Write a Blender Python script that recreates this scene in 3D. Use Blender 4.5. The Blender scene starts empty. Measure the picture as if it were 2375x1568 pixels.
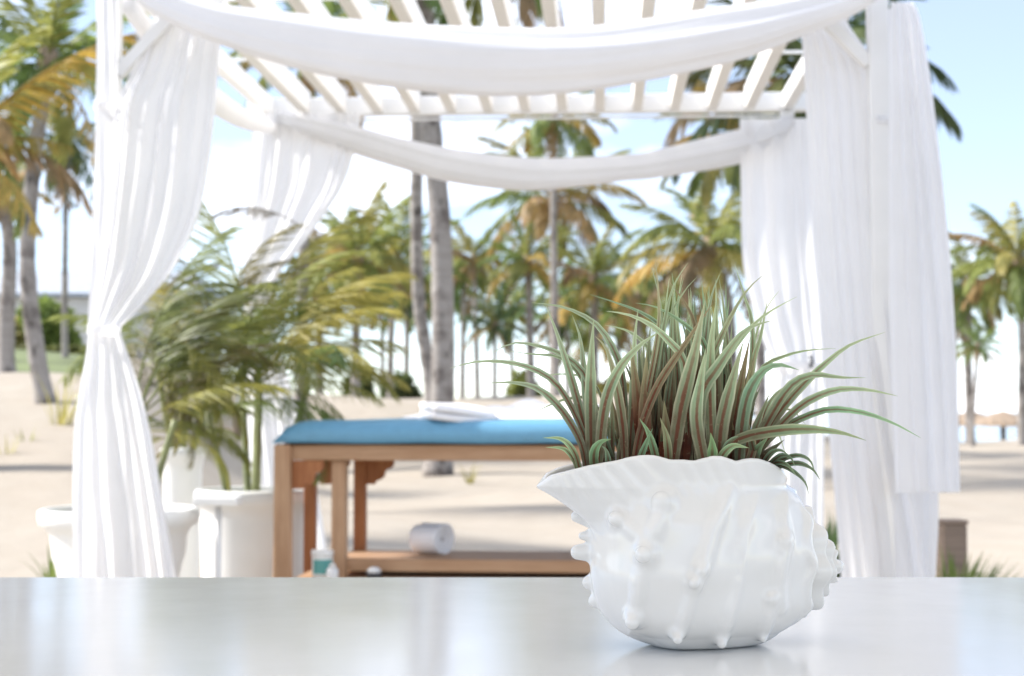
import bpy, bmesh, math, random
import numpy as np
from mathutils import Vector, Matrix

random.seed(7)
np.random.seed(7)
sc = bpy.context.scene
COL = sc.collection
R = math.radians

# ------------------------------------------------------------------ camera
F, CX, CY, HOR, ZC = 3600.0, 1187.5, 784.0, 955.0, 1.0      # photo read at 2375 x 1568
PITCH = math.atan((HOR - CY) / F)
cd = bpy.data.cameras.new('camera')
cam = bpy.data.objects.new('camera', cd)
COL.objects.link(cam)
cam.location = (0, 0, ZC)
cam.rotation_euler = (R(90) + PITCH, 0, 0)
cd.sensor_width = 36.0
cd.lens = 36.0 * F / 2375.0
cd.clip_start, cd.clip_end = 0.05, 20000
cd.dof.use_dof = True
cd.dof.focus_distance = 1.57
cd.dof.aperture_fstop = 8.0
cd.dof.aperture_blades = 9
sc.camera = cam

# ------------------------------------------------------------------ light
SUN_AZ, SUN_EL = R(-78), R(38)          # azimuth from +Y, negative = towards -X
world = bpy.data.worlds.new('World')
sc.world = world
world.use_nodes = True
nt = world.node_tree
nt.nodes.clear()
out = nt.nodes.new('ShaderNodeOutputWorld')
bg = nt.nodes.new('ShaderNodeBackground')
bg.inputs['Strength'].default_value = 0.05
sky = nt.nodes.new('ShaderNodeTexSky')
sky.sky_type = 'NISHITA'
sky.sun_disc = False
sky.sun_elevation = SUN_EL
sky.sun_rotation = SUN_AZ
sky.air_density, sky.dust_density, sky.ozone_density = 0.75, 0.05, 2.0
tc = nt.nodes.new('ShaderNodeTexCoord')
mp = nt.nodes.new('ShaderNodeMapping')
mp.inputs['Scale'].default_value = (1.0, 1.0, 2.6)
mp.inputs['Location'].default_value = (1.1, 1.9, 1.7)
mp.inputs['Rotation'].default_value = (0, 0, R(26))
cn = nt.nodes.new('ShaderNodeTexNoise')
cn.inputs['Scale'].default_value = 2.6
cn.inputs['Detail'].default_value = 7
cn.inputs['Roughness'].default_value = 0.55
cr = nt.nodes.new('ShaderNodeValToRGB')
cr.color_ramp.elements[0].position, cr.color_ramp.elements[1].position = 0.505, 0.70
mixs = nt.nodes.new('ShaderNodeMixRGB')
mixs.inputs['Color2'].default_value = (13.6, 13.9, 15.2, 1)
nt.links.new(tc.outputs['Generated'], mp.inputs['Vector'])
nt.links.new(mp.outputs['Vector'], cn.inputs['Vector'])
cr.color_ramp.elements[0].color = (0.14, 0.14, 0.14, 1)
nt.links.new(cn.outputs['Fac'], cr.inputs['Fac'])
nt.links.new(cr.outputs['Color'], mixs.inputs['Fac'])
nt.links.new(sky.outputs['Color'], mixs.inputs['Color1'])
nt.links.new(mixs.outputs['Color'], bg.inputs['Color'])
nt.links.new(bg.outputs['Background'], out.inputs['Surface'])

sd = bpy.data.lights.new('sun', 'SUN')
sd.energy, sd.angle, sd.color = 2.25, R(7.0), (1.0, 0.95, 0.89)
sun = bpy.data.objects.new('sun', sd)
COL.objects.link(sun)
to_sun = Vector((math.sin(SUN_AZ) * math.cos(SUN_EL), math.cos(SUN_AZ) * math.cos(SUN_EL), math.sin(SUN_EL)))
sun.rotation_euler = (-to_sun).to_track_quat('-Z', 'Y').to_euler()
sun.location = to_sun * 40

sc.view_settings.view_transform = 'Standard'
sc.view_settings.look = 'None'
sc.view_settings.gamma = 1.0
sc.view_settings.use_curve_mapping = False
sc.view_settings.exposure = 2.1
sc.render.engine = 'CYCLES'
sc.cycles.use_denoising = True
sc.cycles.max_bounces = 10
sc.cycles.transparent_max_bounces = 12

# ------------------------------------------------------------------ helpers
UP = Vector((0, -math.sin(PITCH), math.cos(PITCH)))
FW = Vector((0, math.cos(PITCH), math.sin(PITCH)))


def W(dx, dy, Y):
    """the place at depth Y seen at photo position dx, dy"""
    d = Vector(((dx - CX) / F, 0, 0)) + UP * (-(dy - CY) / F) + FW
    return Vector((0, 0, ZC)) + d * (Y / d.y)


def tag(o, label=None, cat=None, group=None, kind=None):
    if label: o['label'] = label
    if cat: o['category'] = cat
    if group: o['group'] = group
    if kind: o['kind'] = kind
    return o


def empty(name, loc, rz=0.0):
    o = bpy.data.objects.new(name, None)
    COL.objects.link(o)
    o.location = loc
    o.rotation_euler = (0, 0, rz)
    o.empty_display_size = 0.1
    return o


def link(name, me, mat=None, parent=None, loc=(0, 0, 0), rot=(0, 0, 0), scale=None):
    o = bpy.data.objects.new(name, me)
    COL.objects.link(o)
    o.location, o.rotation_euler = loc, rot
    if scale is not None: o.scale = (scale,) * 3 if isinstance(scale, (int, float)) else scale
    if parent: o.parent = parent
    if mat and not me.materials: me.materials.append(mat)
    return o


def mesh(name, vs, fs, smooth=True, uv=None):
    me = bpy.data.meshes.new(name)
    me.from_pydata([tuple(v) for v in vs], [], fs)
    if smooth: me.polygons.foreach_set('use_smooth', [True] * len(me.polygons))
    if uv is not None:
        l = me.uv_layers.new(name='UVMap')
        idx = np.empty(len(me.loops), dtype=np.int32)
        me.loops.foreach_get('vertex_index', idx)
        l.data.foreach_set('uv', np.asarray(uv, dtype=np.float32)[idx].ravel())
    me.update()
    return me


def wmesh(name, vs, fs, mat, parent=None, smooth=True, uv=None, base=True):
    """an object from world-space points, its origin at its base"""
    a = np.array([tuple(v) for v in vs], dtype=np.float64)
    c = (a.min(0) + a.max(0)) / 2
    if base: c[2] = a[:, 2].min()
    if parent: c = np.zeros(3)
    me = mesh(name, a - c, fs, smooth, uv)
    return link(name, me, mat, parent, loc=tuple(c))


def box(sx, sy, sz, bevel=0.004, at=(0, 0, 0), seg=1, name='box'):
    bm = bmesh.new()
    bmesh.ops.create_cube(bm, size=1.0)
    for v in bm.verts: v.co = Vector((v.co.x * sx + at[0], v.co.y * sy + at[1], v.co.z * sz + at[2]))
    if bevel: bmesh.ops.bevel(bm, geom=list(bm.edges), offset=bevel, segments=seg, affect='EDGES', profile=0.5)
    me = bpy.data.meshes.new(name)
    bm.to_mesh(me)
    bm.free()
    return me


def bar(p, q, wx, wy, bevel=0.004, up=(0, 0, 1), name='bar'):
    """a square timber from p to q"""
    p, q = Vector(p), Vector(q)
    z = (q - p).normalized()
    u = Vector(up)
    if abs(z.dot(u)) > 0.98: u = Vector((0, 1, 0))
    x = u.cross(z).normalized()
    y = z.cross(x)
    me = box(wx, wy, (q - p).length, bevel, name=name)
    M = Matrix((x, y, z)).transposed().to_4x4()
    M.translation = (p + q) / 2
    me.transform(M)
    return me


def tube(pts, rad, n=10, cap=True):
    """verts and faces of a tube through pts; rad a number or list"""
    pts = [Vector(p) for p in pts]
    rad = rad if hasattr(rad, '__len__') else [rad] * len(pts)
    vs, fs = [], []
    ref = Vector((0, 0, 1)) if abs((pts[-1] - pts[0]).normalized().z) < 0.9 else Vector((1, 0, 0))
    for i, p in enumerate(pts):
        t = (pts[min(i + 1, len(pts) - 1)] - pts[max(i - 1, 0)]).normalized()
        a = ref.cross(t).normalized()
        b = t.cross(a)
        for k in range(n):
            th = 2 * math.pi * k / n
            vs.append(p + (a * math.cos(th) + b * math.sin(th)) * rad[i])
    for i in range(len(pts) - 1):
        for k in range(n):
            k2 = (k + 1) % n
            fs.append((i * n + k, i * n + k2, (i + 1) * n + k2, (i + 1) * n + k))
    if cap:
        fs.append(tuple(range(n - 1, -1, -1)))
        fs.append(tuple(range((len(pts) - 1) * n, len(pts) * n)))
    return vs, fs


def lathe(prof, n=40, close=False):
    vs, fs = [], []
    for r, z in prof:
        for k in range(n):
            th = 2 * math.pi * k / n
            vs.append((r * math.cos(th), r * math.sin(th), z))
    for i in range(len(prof) - 1):
        for k in range(n):
            k2 = (k + 1) % n
            fs.append((i * n + k, i * n + k2, (i + 1) * n + k2, (i + 1) * n + k))
    return vs, fs


def catmull(pts, n):
    """n+1 points evenly along a smooth curve through pts (tuples of any size)"""
    P = np.array(pts, dtype=float)
    P = np.vstack([2 * P[0] - P[1], P, 2 * P[-1] - P[-2]])
    o = []
    for i in range(1, len(P) - 2):
        for t in np.linspace(0, 1, 24, endpoint=False):
            a, b, c, d = P[i - 1], P[i], P[i + 1], P[i + 2]
            o.append(0.5 * (2 * b + (c - a) * t + (2 * a - 5 * b + 4 * c - d) * t * t + (3 * b - a - 3 * c + d) * t ** 3))
    o.append(P[-2])
    o = np.array(o)
    s = np.r_[0, np.cumsum(np.linalg.norm(np.diff(o, axis=0), axis=1))]
    u = np.linspace(0, s[-1], n + 1)
    return np.stack([np.interp(u, s, o[:, k]) for k in range(o.shape[1])], axis=1)


# ------------------------------------------------------------------ materials
class MatB:
    def __init__(self, name, rough=0.5, color=(0.8, 0.8, 0.8), spec=0.5):
        self.m = bpy.data.materials.new(name)
        self.m.use_nodes = True
        self.n = self.m.node_tree.nodes
        self.l = self.m.node_tree.links
        self.b = self.n['Principled BSDF']
        self.b.inputs['Roughness'].default_value = rough
        self.b.inputs['Base Color'].default_value = (*color, 1)
        self.b.inputs['Specular IOR Level'].default_value = spec

    def new(self, t, **kw):
        x = self.n.new(t)
        for k, v in kw.items():
            if k in x.inputs: x.inputs[k].default_value = v
            else: setattr(x, k, v)
        return x

    def coord(self, scale=(1, 1, 1), kind='Object'):
        t = self.new('ShaderNodeTexCoord')
        m = self.new('ShaderNodeMapping')
        m.inputs['Scale'].default_value = scale
        self.l.new(t.outputs[kind], m.inputs['Vector'])
        return m.outputs['Vector']

    def noise(self, vec, scale, detail=4, rough=0.5):
        x = self.new('ShaderNodeTexNoise')
        x.inputs['Scale'].default_value = scale
        x.inputs['Detail'].default_value = detail
        x.inputs['Roughness'].default_value = rough
        self.l.new(vec, x.inputs['Vector'])
        return x.outputs['Fac']

    def ramp(self, fac, stops):
        x = self.new('ShaderNodeValToRGB')
        e = x.color_ramp.elements
        while len(e) < len(stops): e.new(0.5)
        for el, (p, c) in zip(e, stops):
            el.position = p
            el.color = (*c, 1) if len(c) == 3 else c
        self.l.new(fac, x.inputs['Fac'])
        return x.outputs['Color']

    def mix(self, fac, a, b, mode='MIX'):
        x = self.new('ShaderNodeMixRGB', blend_type=mode)
        for s, v in (('Fac', fac), ('Color1', a), ('Color2', b)):
            if isinstance(v, (int, float)): x.inputs[s].default_value = v
            elif isinstance(v, tuple): x.inputs[s].default_value = (*v, 1)
            else: self.l.new(v, x.inputs[s])
        return x.outputs['Color']

    def color(self, c):
        self.l.new(c, self.b.inputs['Base Color'])
        return self

    def bump(self, h, strength=0.3, dist=0.01):
        x = self.new('ShaderNodeBump')
        x.inputs['Strength'].default_value = strength
        x.inputs['Distance'].default_value = dist
        self.l.new(h, x.inputs['Height'])
        self.l.new(x.outputs['Normal'], self.b.inputs['Normal'])
        return self


def simple(name, c, rough=0.5, var=0.12, scale=8, bump=0.0, spec=0.5, stretch=(1, 1, 1)):
    m = MatB(name, rough, c, spec)
    v = m.coord(stretch)
    f = m.noise(v, scale, 5)
    m.color(m.ramp(f, [(0.3, tuple(x * (1 - var) for x in c)), (0.7, tuple(min(1, x * (1 + var)) for x in c))]))
    if bump: m.bump(f, bump, 0.01)
    return m.m


def cloth_mat(name, c=(0.83, 0.83, 0.84), trans=0.35, weave=900):
    m = MatB(name, 0.9, c, 0.1)
    v = m.coord()
    f = m.noise(v, 5, 3)
    colr = m.ramp(f, [(0.3, tuple(x * 0.96 for x in c)), (0.7, c)])
    m.color(colr)
    m.bump(m.noise(v, weave, 1), 0.08, 0.001)
    t = m.new('ShaderNodeBsdfTranslucent')
    m.l.new(colr, t.inputs['Color'])
    mx = m.new('ShaderNodeMixShader')
    mx.inputs['Fac'].default_value = trans
    o = m.n['Material Output']
    m.l.new(m.b.outputs['BSDF'], mx.inputs[1])
    m.l.new(t.outputs['BSDF'], mx.inputs[2])
    m.l.new(mx.outputs['Shader'], o.inputs['Surface'])
    return m.m


def wood_mat(name, a, b, stretch=(1, 14, 14), rough=0.6):
    m = MatB(name, rough, a, 0.3)
    v = m.coord(stretch)
    f = m.noise(v, 4, 6, 0.6)
    g = m.noise(m.coord((1, 1, 1)), 6, 3)
    c = m.ramp(f, [(0.3, b), (0.65, a)])
    c = m.mix(m.ramp(g, [(0.35, (0, 0, 0)), (0.75, (0.5, 0.5, 0.5))]), c, b)
    m.color(c)
    m.bump(f, 0.2, 0.003)
    return m.m


def foliage_mat(name, trans=0.3):
    """leaf colour comes from each frond's own object colour"""
    m = MatB(name, 0.5, (0.1, 0.1, 0.03), 0.3)
    oi = m.new('ShaderNodeObjectInfo')
    v = m.coord((1, 1, 1))
    f = m.noise(v, 7, 3)
    c = m.mix(1.0, oi.outputs['Color'], m.ramp(f, [(0.3, (0.65, 0.7, 0.6)), (0.7, (1.25, 1.2, 1.1))]), 'MULTIPLY')
    m.color(c)
    t = m.new('ShaderNodeBsdfTranslucent')
    m.l.new(c, t.inputs['Color'])
    mx = m.new('ShaderNodeMixShader')
    mx.inputs['Fac'].default_value = trans
    m.l.new(m.b.outputs['BSDF'], mx.inputs[1])
    m.l.new(t.outputs['BSDF'], mx.inputs[2])
    m.l.new(mx.outputs['Shader'], m.n['Material Output'].inputs['Surface'])
    return m.m


def sand_material():
    m = MatB('sand', 0.95, (0.5, 0.42, 0.32), 0.15)
    v = m.coord((1, 1, 1))
    big = m.noise(v, 0.35, 4)
    mid = m.noise(v, 2.2, 5, 0.6)
    fine = m.noise(v, 60, 3, 0.7)
    c = m.ramp(big, [(0.3, (0.345, 0.305, 0.25)), (0.7, (0.395, 0.358, 0.302))])
    c = m.mix(m.ramp(mid, [(0.35, (0.45, 0.45, 0.45)), (0.65, (0, 0, 0))]), c, (0.295, 0.252, 0.20))
    c = m.mix(0.25, c, m.ramp(fine, [(0.3, (0.24, 0.20, 0.155)), (0.7, (0.44, 0.39, 0.33))]))
    m.color(c)
    vo = m.new('ShaderNodeTexVoronoi')
    vo.feature = 'SMOOTH_F1'
    vo.inputs['Scale'].default_value = 2.6
    m.l.new(v, vo.inputs['Vector'])
    add = m.new('ShaderNodeMath', operation='ADD')
    mul = m.new('ShaderNodeMath', operation='MULTIPLY')
    mul.inputs[1].default_value = 0.5
    m.l.new(vo.outputs['Distance'], mul.inputs[0])
    m.l.new(mul.outputs[0], add.inputs[0])
    m.l.new(mid, add.inputs[1])
    m.bump(add.outputs[0], 0.4, 0.05)
    return m.m


def blade_material():
    """leaf of the table plant: sage green with a red-brown stripe along the middle and a red base"""
    m = MatB('striped_leaf', 0.55, (0.2, 0.3, 0.15), 0.16)
    uvn = m.new('ShaderNodeTexCoord')
    sep = m.new('ShaderNodeSeparateXYZ')
    m.l.new(uvn.outputs['UV'], sep.inputs[0])
    U, V = sep.outputs['X'], sep.outputs['Y']
    oi = m.new('ShaderNodeObjectInfo')
    v = m.coord((1, 1, 1))
    n1 = m.noise(v, 60, 4, 0.6)
    n2 = m.noise(v, 240, 3, 0.6)
    # distance from the midrib 0..1
    sub = m.new('ShaderNodeMath', operation='SUBTRACT'); sub.inputs[1].default_value = 0.5
    m.l.new(U, sub.inputs[0])
    ab = m.new('ShaderNodeMath', operation='ABSOLUTE'); m.l.new(sub.outputs[0], ab.inputs[0])
    wob = m.new('ShaderNodeMath', operation='MULTIPLY_ADD'); wob.inputs[1].default_value = 0.22; wob.inputs[2].default_value = -0.11
    m.l.new(n1, wob.inputs[0])
    d = m.new('ShaderNodeMath', operation='ADD')
    m.l.new(ab.outputs[0], d.inputs[0]); m.l.new(wob.outputs[0], d.inputs[1])
    stripe = m.ramp(d.outputs[0], [(0.03, (1, 1, 1)), (0.10, (0.9, 0.9, 0.9)), (0.17, (0, 0, 0))])
    along = m.ramp(V, [(0.0, (1, 1, 1)), (0.45, (0.85, 0.85, 0.85)), (0.9, (0.1, 0.1, 0.1))])
    base = m.ramp(V, [(0.05, (0.95, 0.95, 0.95)), (0.32, (0.75, 0.75, 0.75)), (0.62, (0.0, 0.0, 0.0))])
    green = m.mix(n1, (0.19, 0.33, 0.21), (0.42, 0.51, 0.31))
    edge = m.ramp(ab.outputs[0], [(0.32, (0, 0, 0)), (0.43, (0.85, 0.85, 0.85))])
    green = m.mix(edge, green, (0.58, 0.64, 0.44))
    tipm = m.ramp(V, [(0.55, (0, 0, 0)), (0.95, (0.6, 0.6, 0.6))])
    green = m.mix(tipm, green, (0.50, 0.55, 0.33))
    red = m.mix(n2, (0.14, 0.035, 0.02), (0.30, 0.10, 0.06))
    fac = m.mix(1.0, stripe, along, 'MULTIPLY')
    c = m.mix(fac, green, red)
    bf = m.mix(1.0, base, m.ramp(n1, [(0.3, (0.6, 0.6, 0.6)), (0.7, (1, 1, 1))]), 'MULTIPLY')
    c = m.mix(bf, c, (0.085, 0.034, 0.02))
    inv = m.new('ShaderNodeMath', operation='SUBTRACT'); inv.inputs[0].default_value = 1.0
    m.l.new(oi.outputs['Alpha'], inv.inputs[1])
    rf = m.mix(1.0, inv.outputs[0], m.ramp(V, [(0.35, (1, 1, 1)), (0.95, (0.15, 0.15, 0.15))]), 'MULTIPLY')
    c = m.mix(rf, c, m.mix(n1, (0.07, 0.02, 0.012), (0.18, 0.06, 0.033)))  # red-brown of the inner leaves, darkened further for the shade between blades
    c = m.mix(m.ramp(n2, [(0.62, (0, 0, 0)), (0.75, (0.45, 0.45, 0.45))]), c, (0.42, 0.40, 0.24))
    c = m.mix(1.0, c, oi.outputs['Color'], 'MULTIPLY')
    m.color(c)
    m.bump(n2, 0.15, 0.001)
    t = m.new('ShaderNodeBsdfTranslucent')
    m.l.new(c, t.inputs['Color'])
    mx = m.new('ShaderNodeMixShader'); mx.inputs['Fac'].default_value = 0.22
    m.l.new(m.b.outputs['BSDF'], mx.inputs[1]); m.l.new(t.outputs['BSDF'], mx.inputs[2])
    m.l.new(mx.outputs['Shader'], m.n['Material Output'].inputs['Surface'])
    return m.m


def trunk_material():
    m = MatB('palm_bark', 0.9, (0.3, 0.27, 0.24), 0.2)
    v = m.coord((1, 1, 1))
    n1 = m.noise(v, 2.2, 5, 0.65)
    n2 = m.noise(m.coord((1, 1, 0.5)), 6, 4, 0.6)
    ring = m.noise(m.coord((0.8, 0.8, 7)), 1.6, 4, 0.65)
    c = m.ramp(ring, [(0.25, (0.25, 0.225, 0.205)), (0.7, (0.35, 0.325, 0.30))])
    c = m.mix(m.ramp(n1, [(0.48, (0, 0, 0)), (0.62, (0.8, 0.8, 0.8))]), c, (0.12, 0.10, 0.09))
    c = m.mix(m.ramp(n2, [(0.57, (0, 0, 0)), (0.66, (0.85, 0.85, 0.85))]), c, (0.06, 0.052, 0.045))
    m.color(c)
    m.bump(ring, 0.5, 0.03)
    return m.m


M = dict(
    sand=sand_material(),
    paint=simple('white_paint', (0.80, 0.80, 0.79), 0.45, 0.03, 6),
    rafter=simple('white_paint_bounce_tint', (0.80, 0.785, 0.755), 0.5, 0.03, 6),  # white paint, its warm tint stands in for light bounced off the sand
    cloth=cloth_mat('white_voile', (0.91, 0.91, 0.92), 0.6),
    swag=cloth_mat('white_swag_cloth', (0.86, 0.86, 0.87), 0.35),
    towel=cloth_mat('terry_towel', (0.87, 0.87, 0.90), 0.08, 300),
    wood=wood_mat('table_wood', (0.47, 0.30, 0.185), (0.35, 0.20, 0.11), (1, 10, 10)),
    woodleg=wood_mat('leg_wood', (0.48, 0.31, 0.19), (0.36, 0.205, 0.115), (12, 12, 1)),
    woodred=wood_mat('bracket_wood', (0.40, 0.17, 0.07), (0.27, 0.10, 0.04), (10, 10, 1.5)),
    blue=simple('blue_vinyl', (0.13, 0.325, 0.485), 0.42, 0.05, 30, 0.05),
    plastic=simple('white_planter_plastic', (0.78, 0.78, 0.76), 0.4, 0.04, 5),
    soil=simple('dark_soil', (0.05, 0.04, 0.03), 0.95, 0.3, 30, 0.4),
    leaf=foliage_mat('frond_leaf', 0.45),
    bark=trunk_material(),
    cane=simple('green_cane', (0.20, 0.22, 0.09), 0.5, 0.35, 14, stretch=(1, 1, 0.5)),
    rim=simple('metal_rod', (0.70, 0.70, 0.70), 0.35, 0.03, 10),
    teal=simple('teal_label', (0.10, 0.33, 0.31), 0.5, 0.06, 20),
    black=simple('black_plastic', (0.03, 0.03, 0.035), 0.4, 0.2, 20),
    thatch=simple('dry_thatch', (0.27, 0.205, 0.145), 0.95, 0.4, 9, 0.6, stretch=(3, 3, 0.6)),
    polew=simple('weathered_pole', (0.2, 0.16, 0.13), 0.9, 0.25, 6),
    lawn=simple('lawn_green', (0.13, 0.16, 0.06), 0.95, 0.35, 1.5, 0.4),
    stone=simple('tan_timber', (0.27, 0.20, 0.15), 0.85, 0.2, 6, 0.2, stretch=(1, 1, 6)),
    roof=simple('grey_roof_sheet', (0.36, 0.40, 0.45), 0.7, 0.08, 3),
    wall=simple('pale_render', (0.55, 0.55, 0.54), 0.85, 0.06, 2),
    glass=simple('dark_window_glass', (0.05, 0.07, 0.09), 0.12, 0.1, 2),
    canopy=cloth_mat('shade_canopy_canvas', (0.80, 0.78, 0.74), 0.31, 200),  # translucent cloth of the added canopy, passes soft light onto the table
    blade=blade_material(),
)

# glazed ceramic of the planter
_m = MatB('white_glazed_ceramic', 0.16, (0.78, 0.775, 0.755), 0.5)
_v = _m.coord()
_f = _m.noise(_v, 18, 4)
_m.color(_m.ramp(_f, [(0.3, (0.725, 0.71, 0.675)), (0.7, (0.765, 0.75, 0.72))]))
_m.b.inputs['Coat Weight'].default_value = 0.5
_m.b.inputs['Coat Roughness'].default_value = 0.05
_m.bump(_m.noise(_v, 45, 3), 0.06, 0.002)
M['ceramic'] = _m.m
# lacquered table top
_m = MatB('white_lacquer', 0.13, (0.78, 0.79, 0.79), 0.75)
_v = _m.coord()
_f = _m.noise(_v, 3, 5)
_m.color(_m.ramp(_f, [(0.3, (0.76, 0.77, 0.77)), (0.7, (0.80, 0.81, 0.81))]))
_g = _m.noise(_v, 9, 5, 0.65)
_rr = _m.new('ShaderNodeMapRange')
_rr.inputs['To Min'].default_value, _rr.inputs['To Max'].default_value = 0.09, 0.20
_m.l.new(_g, _rr.inputs['Value'])
_m.l.new(_rr.outputs['Result'], _m.b.inputs['Roughness'])
M['lacquer'] = _m.m
# sea
_m = MatB('sea_water', 0.12, (0.03, 0.13, 0.24), 0.5)
_v = _m.coord()
_m.color(_m.ramp(_m.noise(_v, 0.02, 4), [(0.35, (0.03, 0.13, 0.25)), (0.7, (0.05, 0.20, 0.33))]))
_m.bump(_m.noise(_v, 0.9, 5, 0.6), 0.5, 0.25)
M['sea'] = _m.m

# ------------------------------------------------------------------ ground, lawn, sea
def sst(a, b, x):
    t = np.clip((x - a) / (b - a), 0, 1)
    return t * t * (3 - 2 * t)


def ground(x, y):
    x, y = np.asarray(x, float), np.asarray(y, float)
    a = x / np.maximum(y, 4.0)
    wl = 1 - sst(-0.26, -0.12, a)
    wr = sst(0.08, 0.24, a)
    wc = np.clip(1 - wl - wr, 0, 1)
    z = wl * (1.42 * sst(8, 21, y) + 0.75 * sst(19, 33, y)) + wc * 1.30 * sst(23, 33, y) + wr * 0.05 * sst(20, 40, y)
    z = z - (1 - wl) * sst(50, 66, y) * (1.9 + 1.3 * wc) - wl * sst(95, 140, y) * 3.5
    amp = sst(6, 12, y) * (1 - sst(45, 60, y))
    z = z + amp * (0.05 * np.sin(0.9 * x + 0.35 * y) + 0.04 * np.sin(0.5 * x - 0.8 * y + 1.3) + 0.02 * np.sin(2.1 * x + 1.7 * y))
    return z


def gz(x, y): return float(ground(x, y))


ys = np.r_[np.linspace(-8, 45, 190), np.linspace(45.6, 90, 60), np.linspace(95, 260, 20)]
us = np.linspace(-1, 1, 150)
vs, fs = [], []
for y in ys:
    half = 16 + max(0, y) * 0.75
    xs = us * half
    zs = ground(xs, np.full_like(xs, y))
    vs += list(zip(xs, np.full_like(xs, y), zs))
n = len(us)
for i in range(len(ys) - 1):
    for k in range(n - 1):
        fs.append((i * n + k, i * n + k + 1, (i + 1) * n + k + 1, (i + 1) * n + k))
o = link('sand', mesh('sand', vs, fs), M['sand'])
tag(o, 'pale beige beach sand with low mounds', kind='structure')
o = link('sea', mesh('sea', [(-9000, 58, -1.75), (9000, 58, -1.75), (9000, 15000, -1.75), (-9000, 15000, -1.75)], [(0, 1, 2, 3)], False), M['sea'])
tag(o, 'blue sea beyond the beach', kind='structure')
vs, fs = [], []
lx, ly = np.linspace(0, 1, 40), np.linspace(21, 60, 40)
for y in ly:
    x0, x1 = -0.62 * y, -0.262 * y - 0.15 * math.sin(y)
    xs = x0 + (x1 - x0) * lx
    zs = ground(xs, np.full_like(xs, y)) + 0.02
    vs += list(zip(xs, np.full_like(xs, y), zs))
for i in range(39):
    for k in range(39):
        fs.append((i * 40 + k, i * 40 + k + 1, (i + 1) * 40 + k + 1, (i + 1) * 40 + k))
o = link('lawn', mesh('lawn', vs, fs), M['lawn'])
tag(o, 'green lawn strip behind the sand', kind='structure')

# ------------------------------------------------------------------ unseen canopy, added to shade the table and soften its light
cz = 2.75
cn_ = empty('added_shade_canopy', (0, 0.2, 0))
tag(cn_, 'unseen canvas canopy on four posts, added above the white table to shade it', 'canopy')
vs, fs = [], []
for j in range(13):
    for i in range(13):
        vs.append((-3.8 + 7.6 * i / 12, -3.3 + 6.6 * j / 12, 0.03 * math.cos(math.pi * i / 2) - 0.03))
for j in range(12):
    for i in range(12): fs.append((j * 13 + i, j * 13 + i + 1, (j + 1) * 13 + i + 1, (j + 1) * 13 + i))
link('canvas', mesh('canvas', vs, fs), M['canopy'], cn_, (0, 0, cz))
for x in (-3.65, 3.65): link('rail', box(0.07, 6.4, 0.07, 0.005), M['paint'], cn_, (x, 0, cz - 0.10))
for sx in (-1, 1):
    for sy in (-1, 1):
        link('post', box(0.09, 0.09, cz - 0.136, 0.006), M['paint'], cn_, (sx * 3.65, sy * 3.15, (cz - 0.136) / 2))

# ------------------------------------------------------------------ white table
TZ = ZC - 0.238
t = empty('white_table', (0, 1.35, 0))
tag(t, 'glossy white table top across the foreground under the shell planter', 'table')
link('tabletop', box(2.6, 1.8, 0.04, 0.003, seg=2), M['lacquer'], t, (0, 0, TZ - 0.02))
for sx in (-1, 1):
    for sy in (-1, 1):
        link('leg', box(0.06, 0.06, TZ - 0.04, 0.004), M['paint'], t, (sx * 1.2, sy * 0.8, (TZ - 0.04) / 2))

# ------------------------------------------------------------------ pergola
PYAW = -math.atan((1400 - CX) / F)
FL = Vector(((247 - CX) / F * 5.6, 5.6, 0))
PW, PD = 2.761, 2.71
BB, BT = 2.588, 2.685          # beam bottom, top
pg = empty('pergola', FL, PYAW)
tag(pg, 'white timber beach pergola hung with white drapes', 'pergola')
MP = Matrix.Translation(FL) @ Matrix.Rotation(PYAW, 4, 'Z')


def PL(x, y, z): return MP @ Vector((x, y, z))


for (x, y) in ((0, 0), (PW, 0), (0, PD), (PW, PD)):
    h = BB - 0.001 + 0.15
    link('post', box(0.07, 0.07, h, 0.005), M['paint'], pg, (x, y, h / 2 - 0.15))
BH = BT - BB
for y in (0, PD):
    link('beam', box(PW + 0.24, 0.06, BH, 0.004), M['paint'], pg, (PW / 2, y, (BB + BT) / 2))
for x in (0, PW):
    link('beam', box(0.055, PD - 0.062, BH - 0.004, 0.004), M['paint'], pg, (x, PD / 2, (BB + BT) / 2))
rme = box(0.055, PD - 0.062, 0.116, 0.003)
for i in range(1, 14):
    link('rafter', rme, M['rafter'], pg, (PW * i / 14, PD / 2, BB + 0.008 + 0.058))
for yy in (0.86, 1.95):
    link('batten', box(PW + 0.1, 0.022, 0.012, 0.002), M['paint'], pg, (PW / 2, yy, BT + 0.006 + 0.036))
vsf = tube([(0.05, PD - 0.05, 2.555), (PW - 0.05, PD - 0.05, 2.555)], 0.007, 8)
link('curtain_rod', mesh('rod', *vsf), M['rim'], pg)
vsf = tube([(0.05, 0.05, 2.555), (PW - 0.05, 0.05, 2.555)], 0.007, 8)
link('curtain_rod', mesh('rod', *vsf), M['rim'], pg)
BL_ = 0.36
for (x, sx) in ((0, 1), (PW, -1)):
    for y in (0,):
        link('brace', bar((x + sx * 0.03, y, BB - BL_), (x + sx * (BL_ + 0.02), y, BB + 0.01), 0.045, 0.045), M['paint'], pg)


# ------------------------------------------------------------------ drapes
FOLD = 0.62


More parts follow.
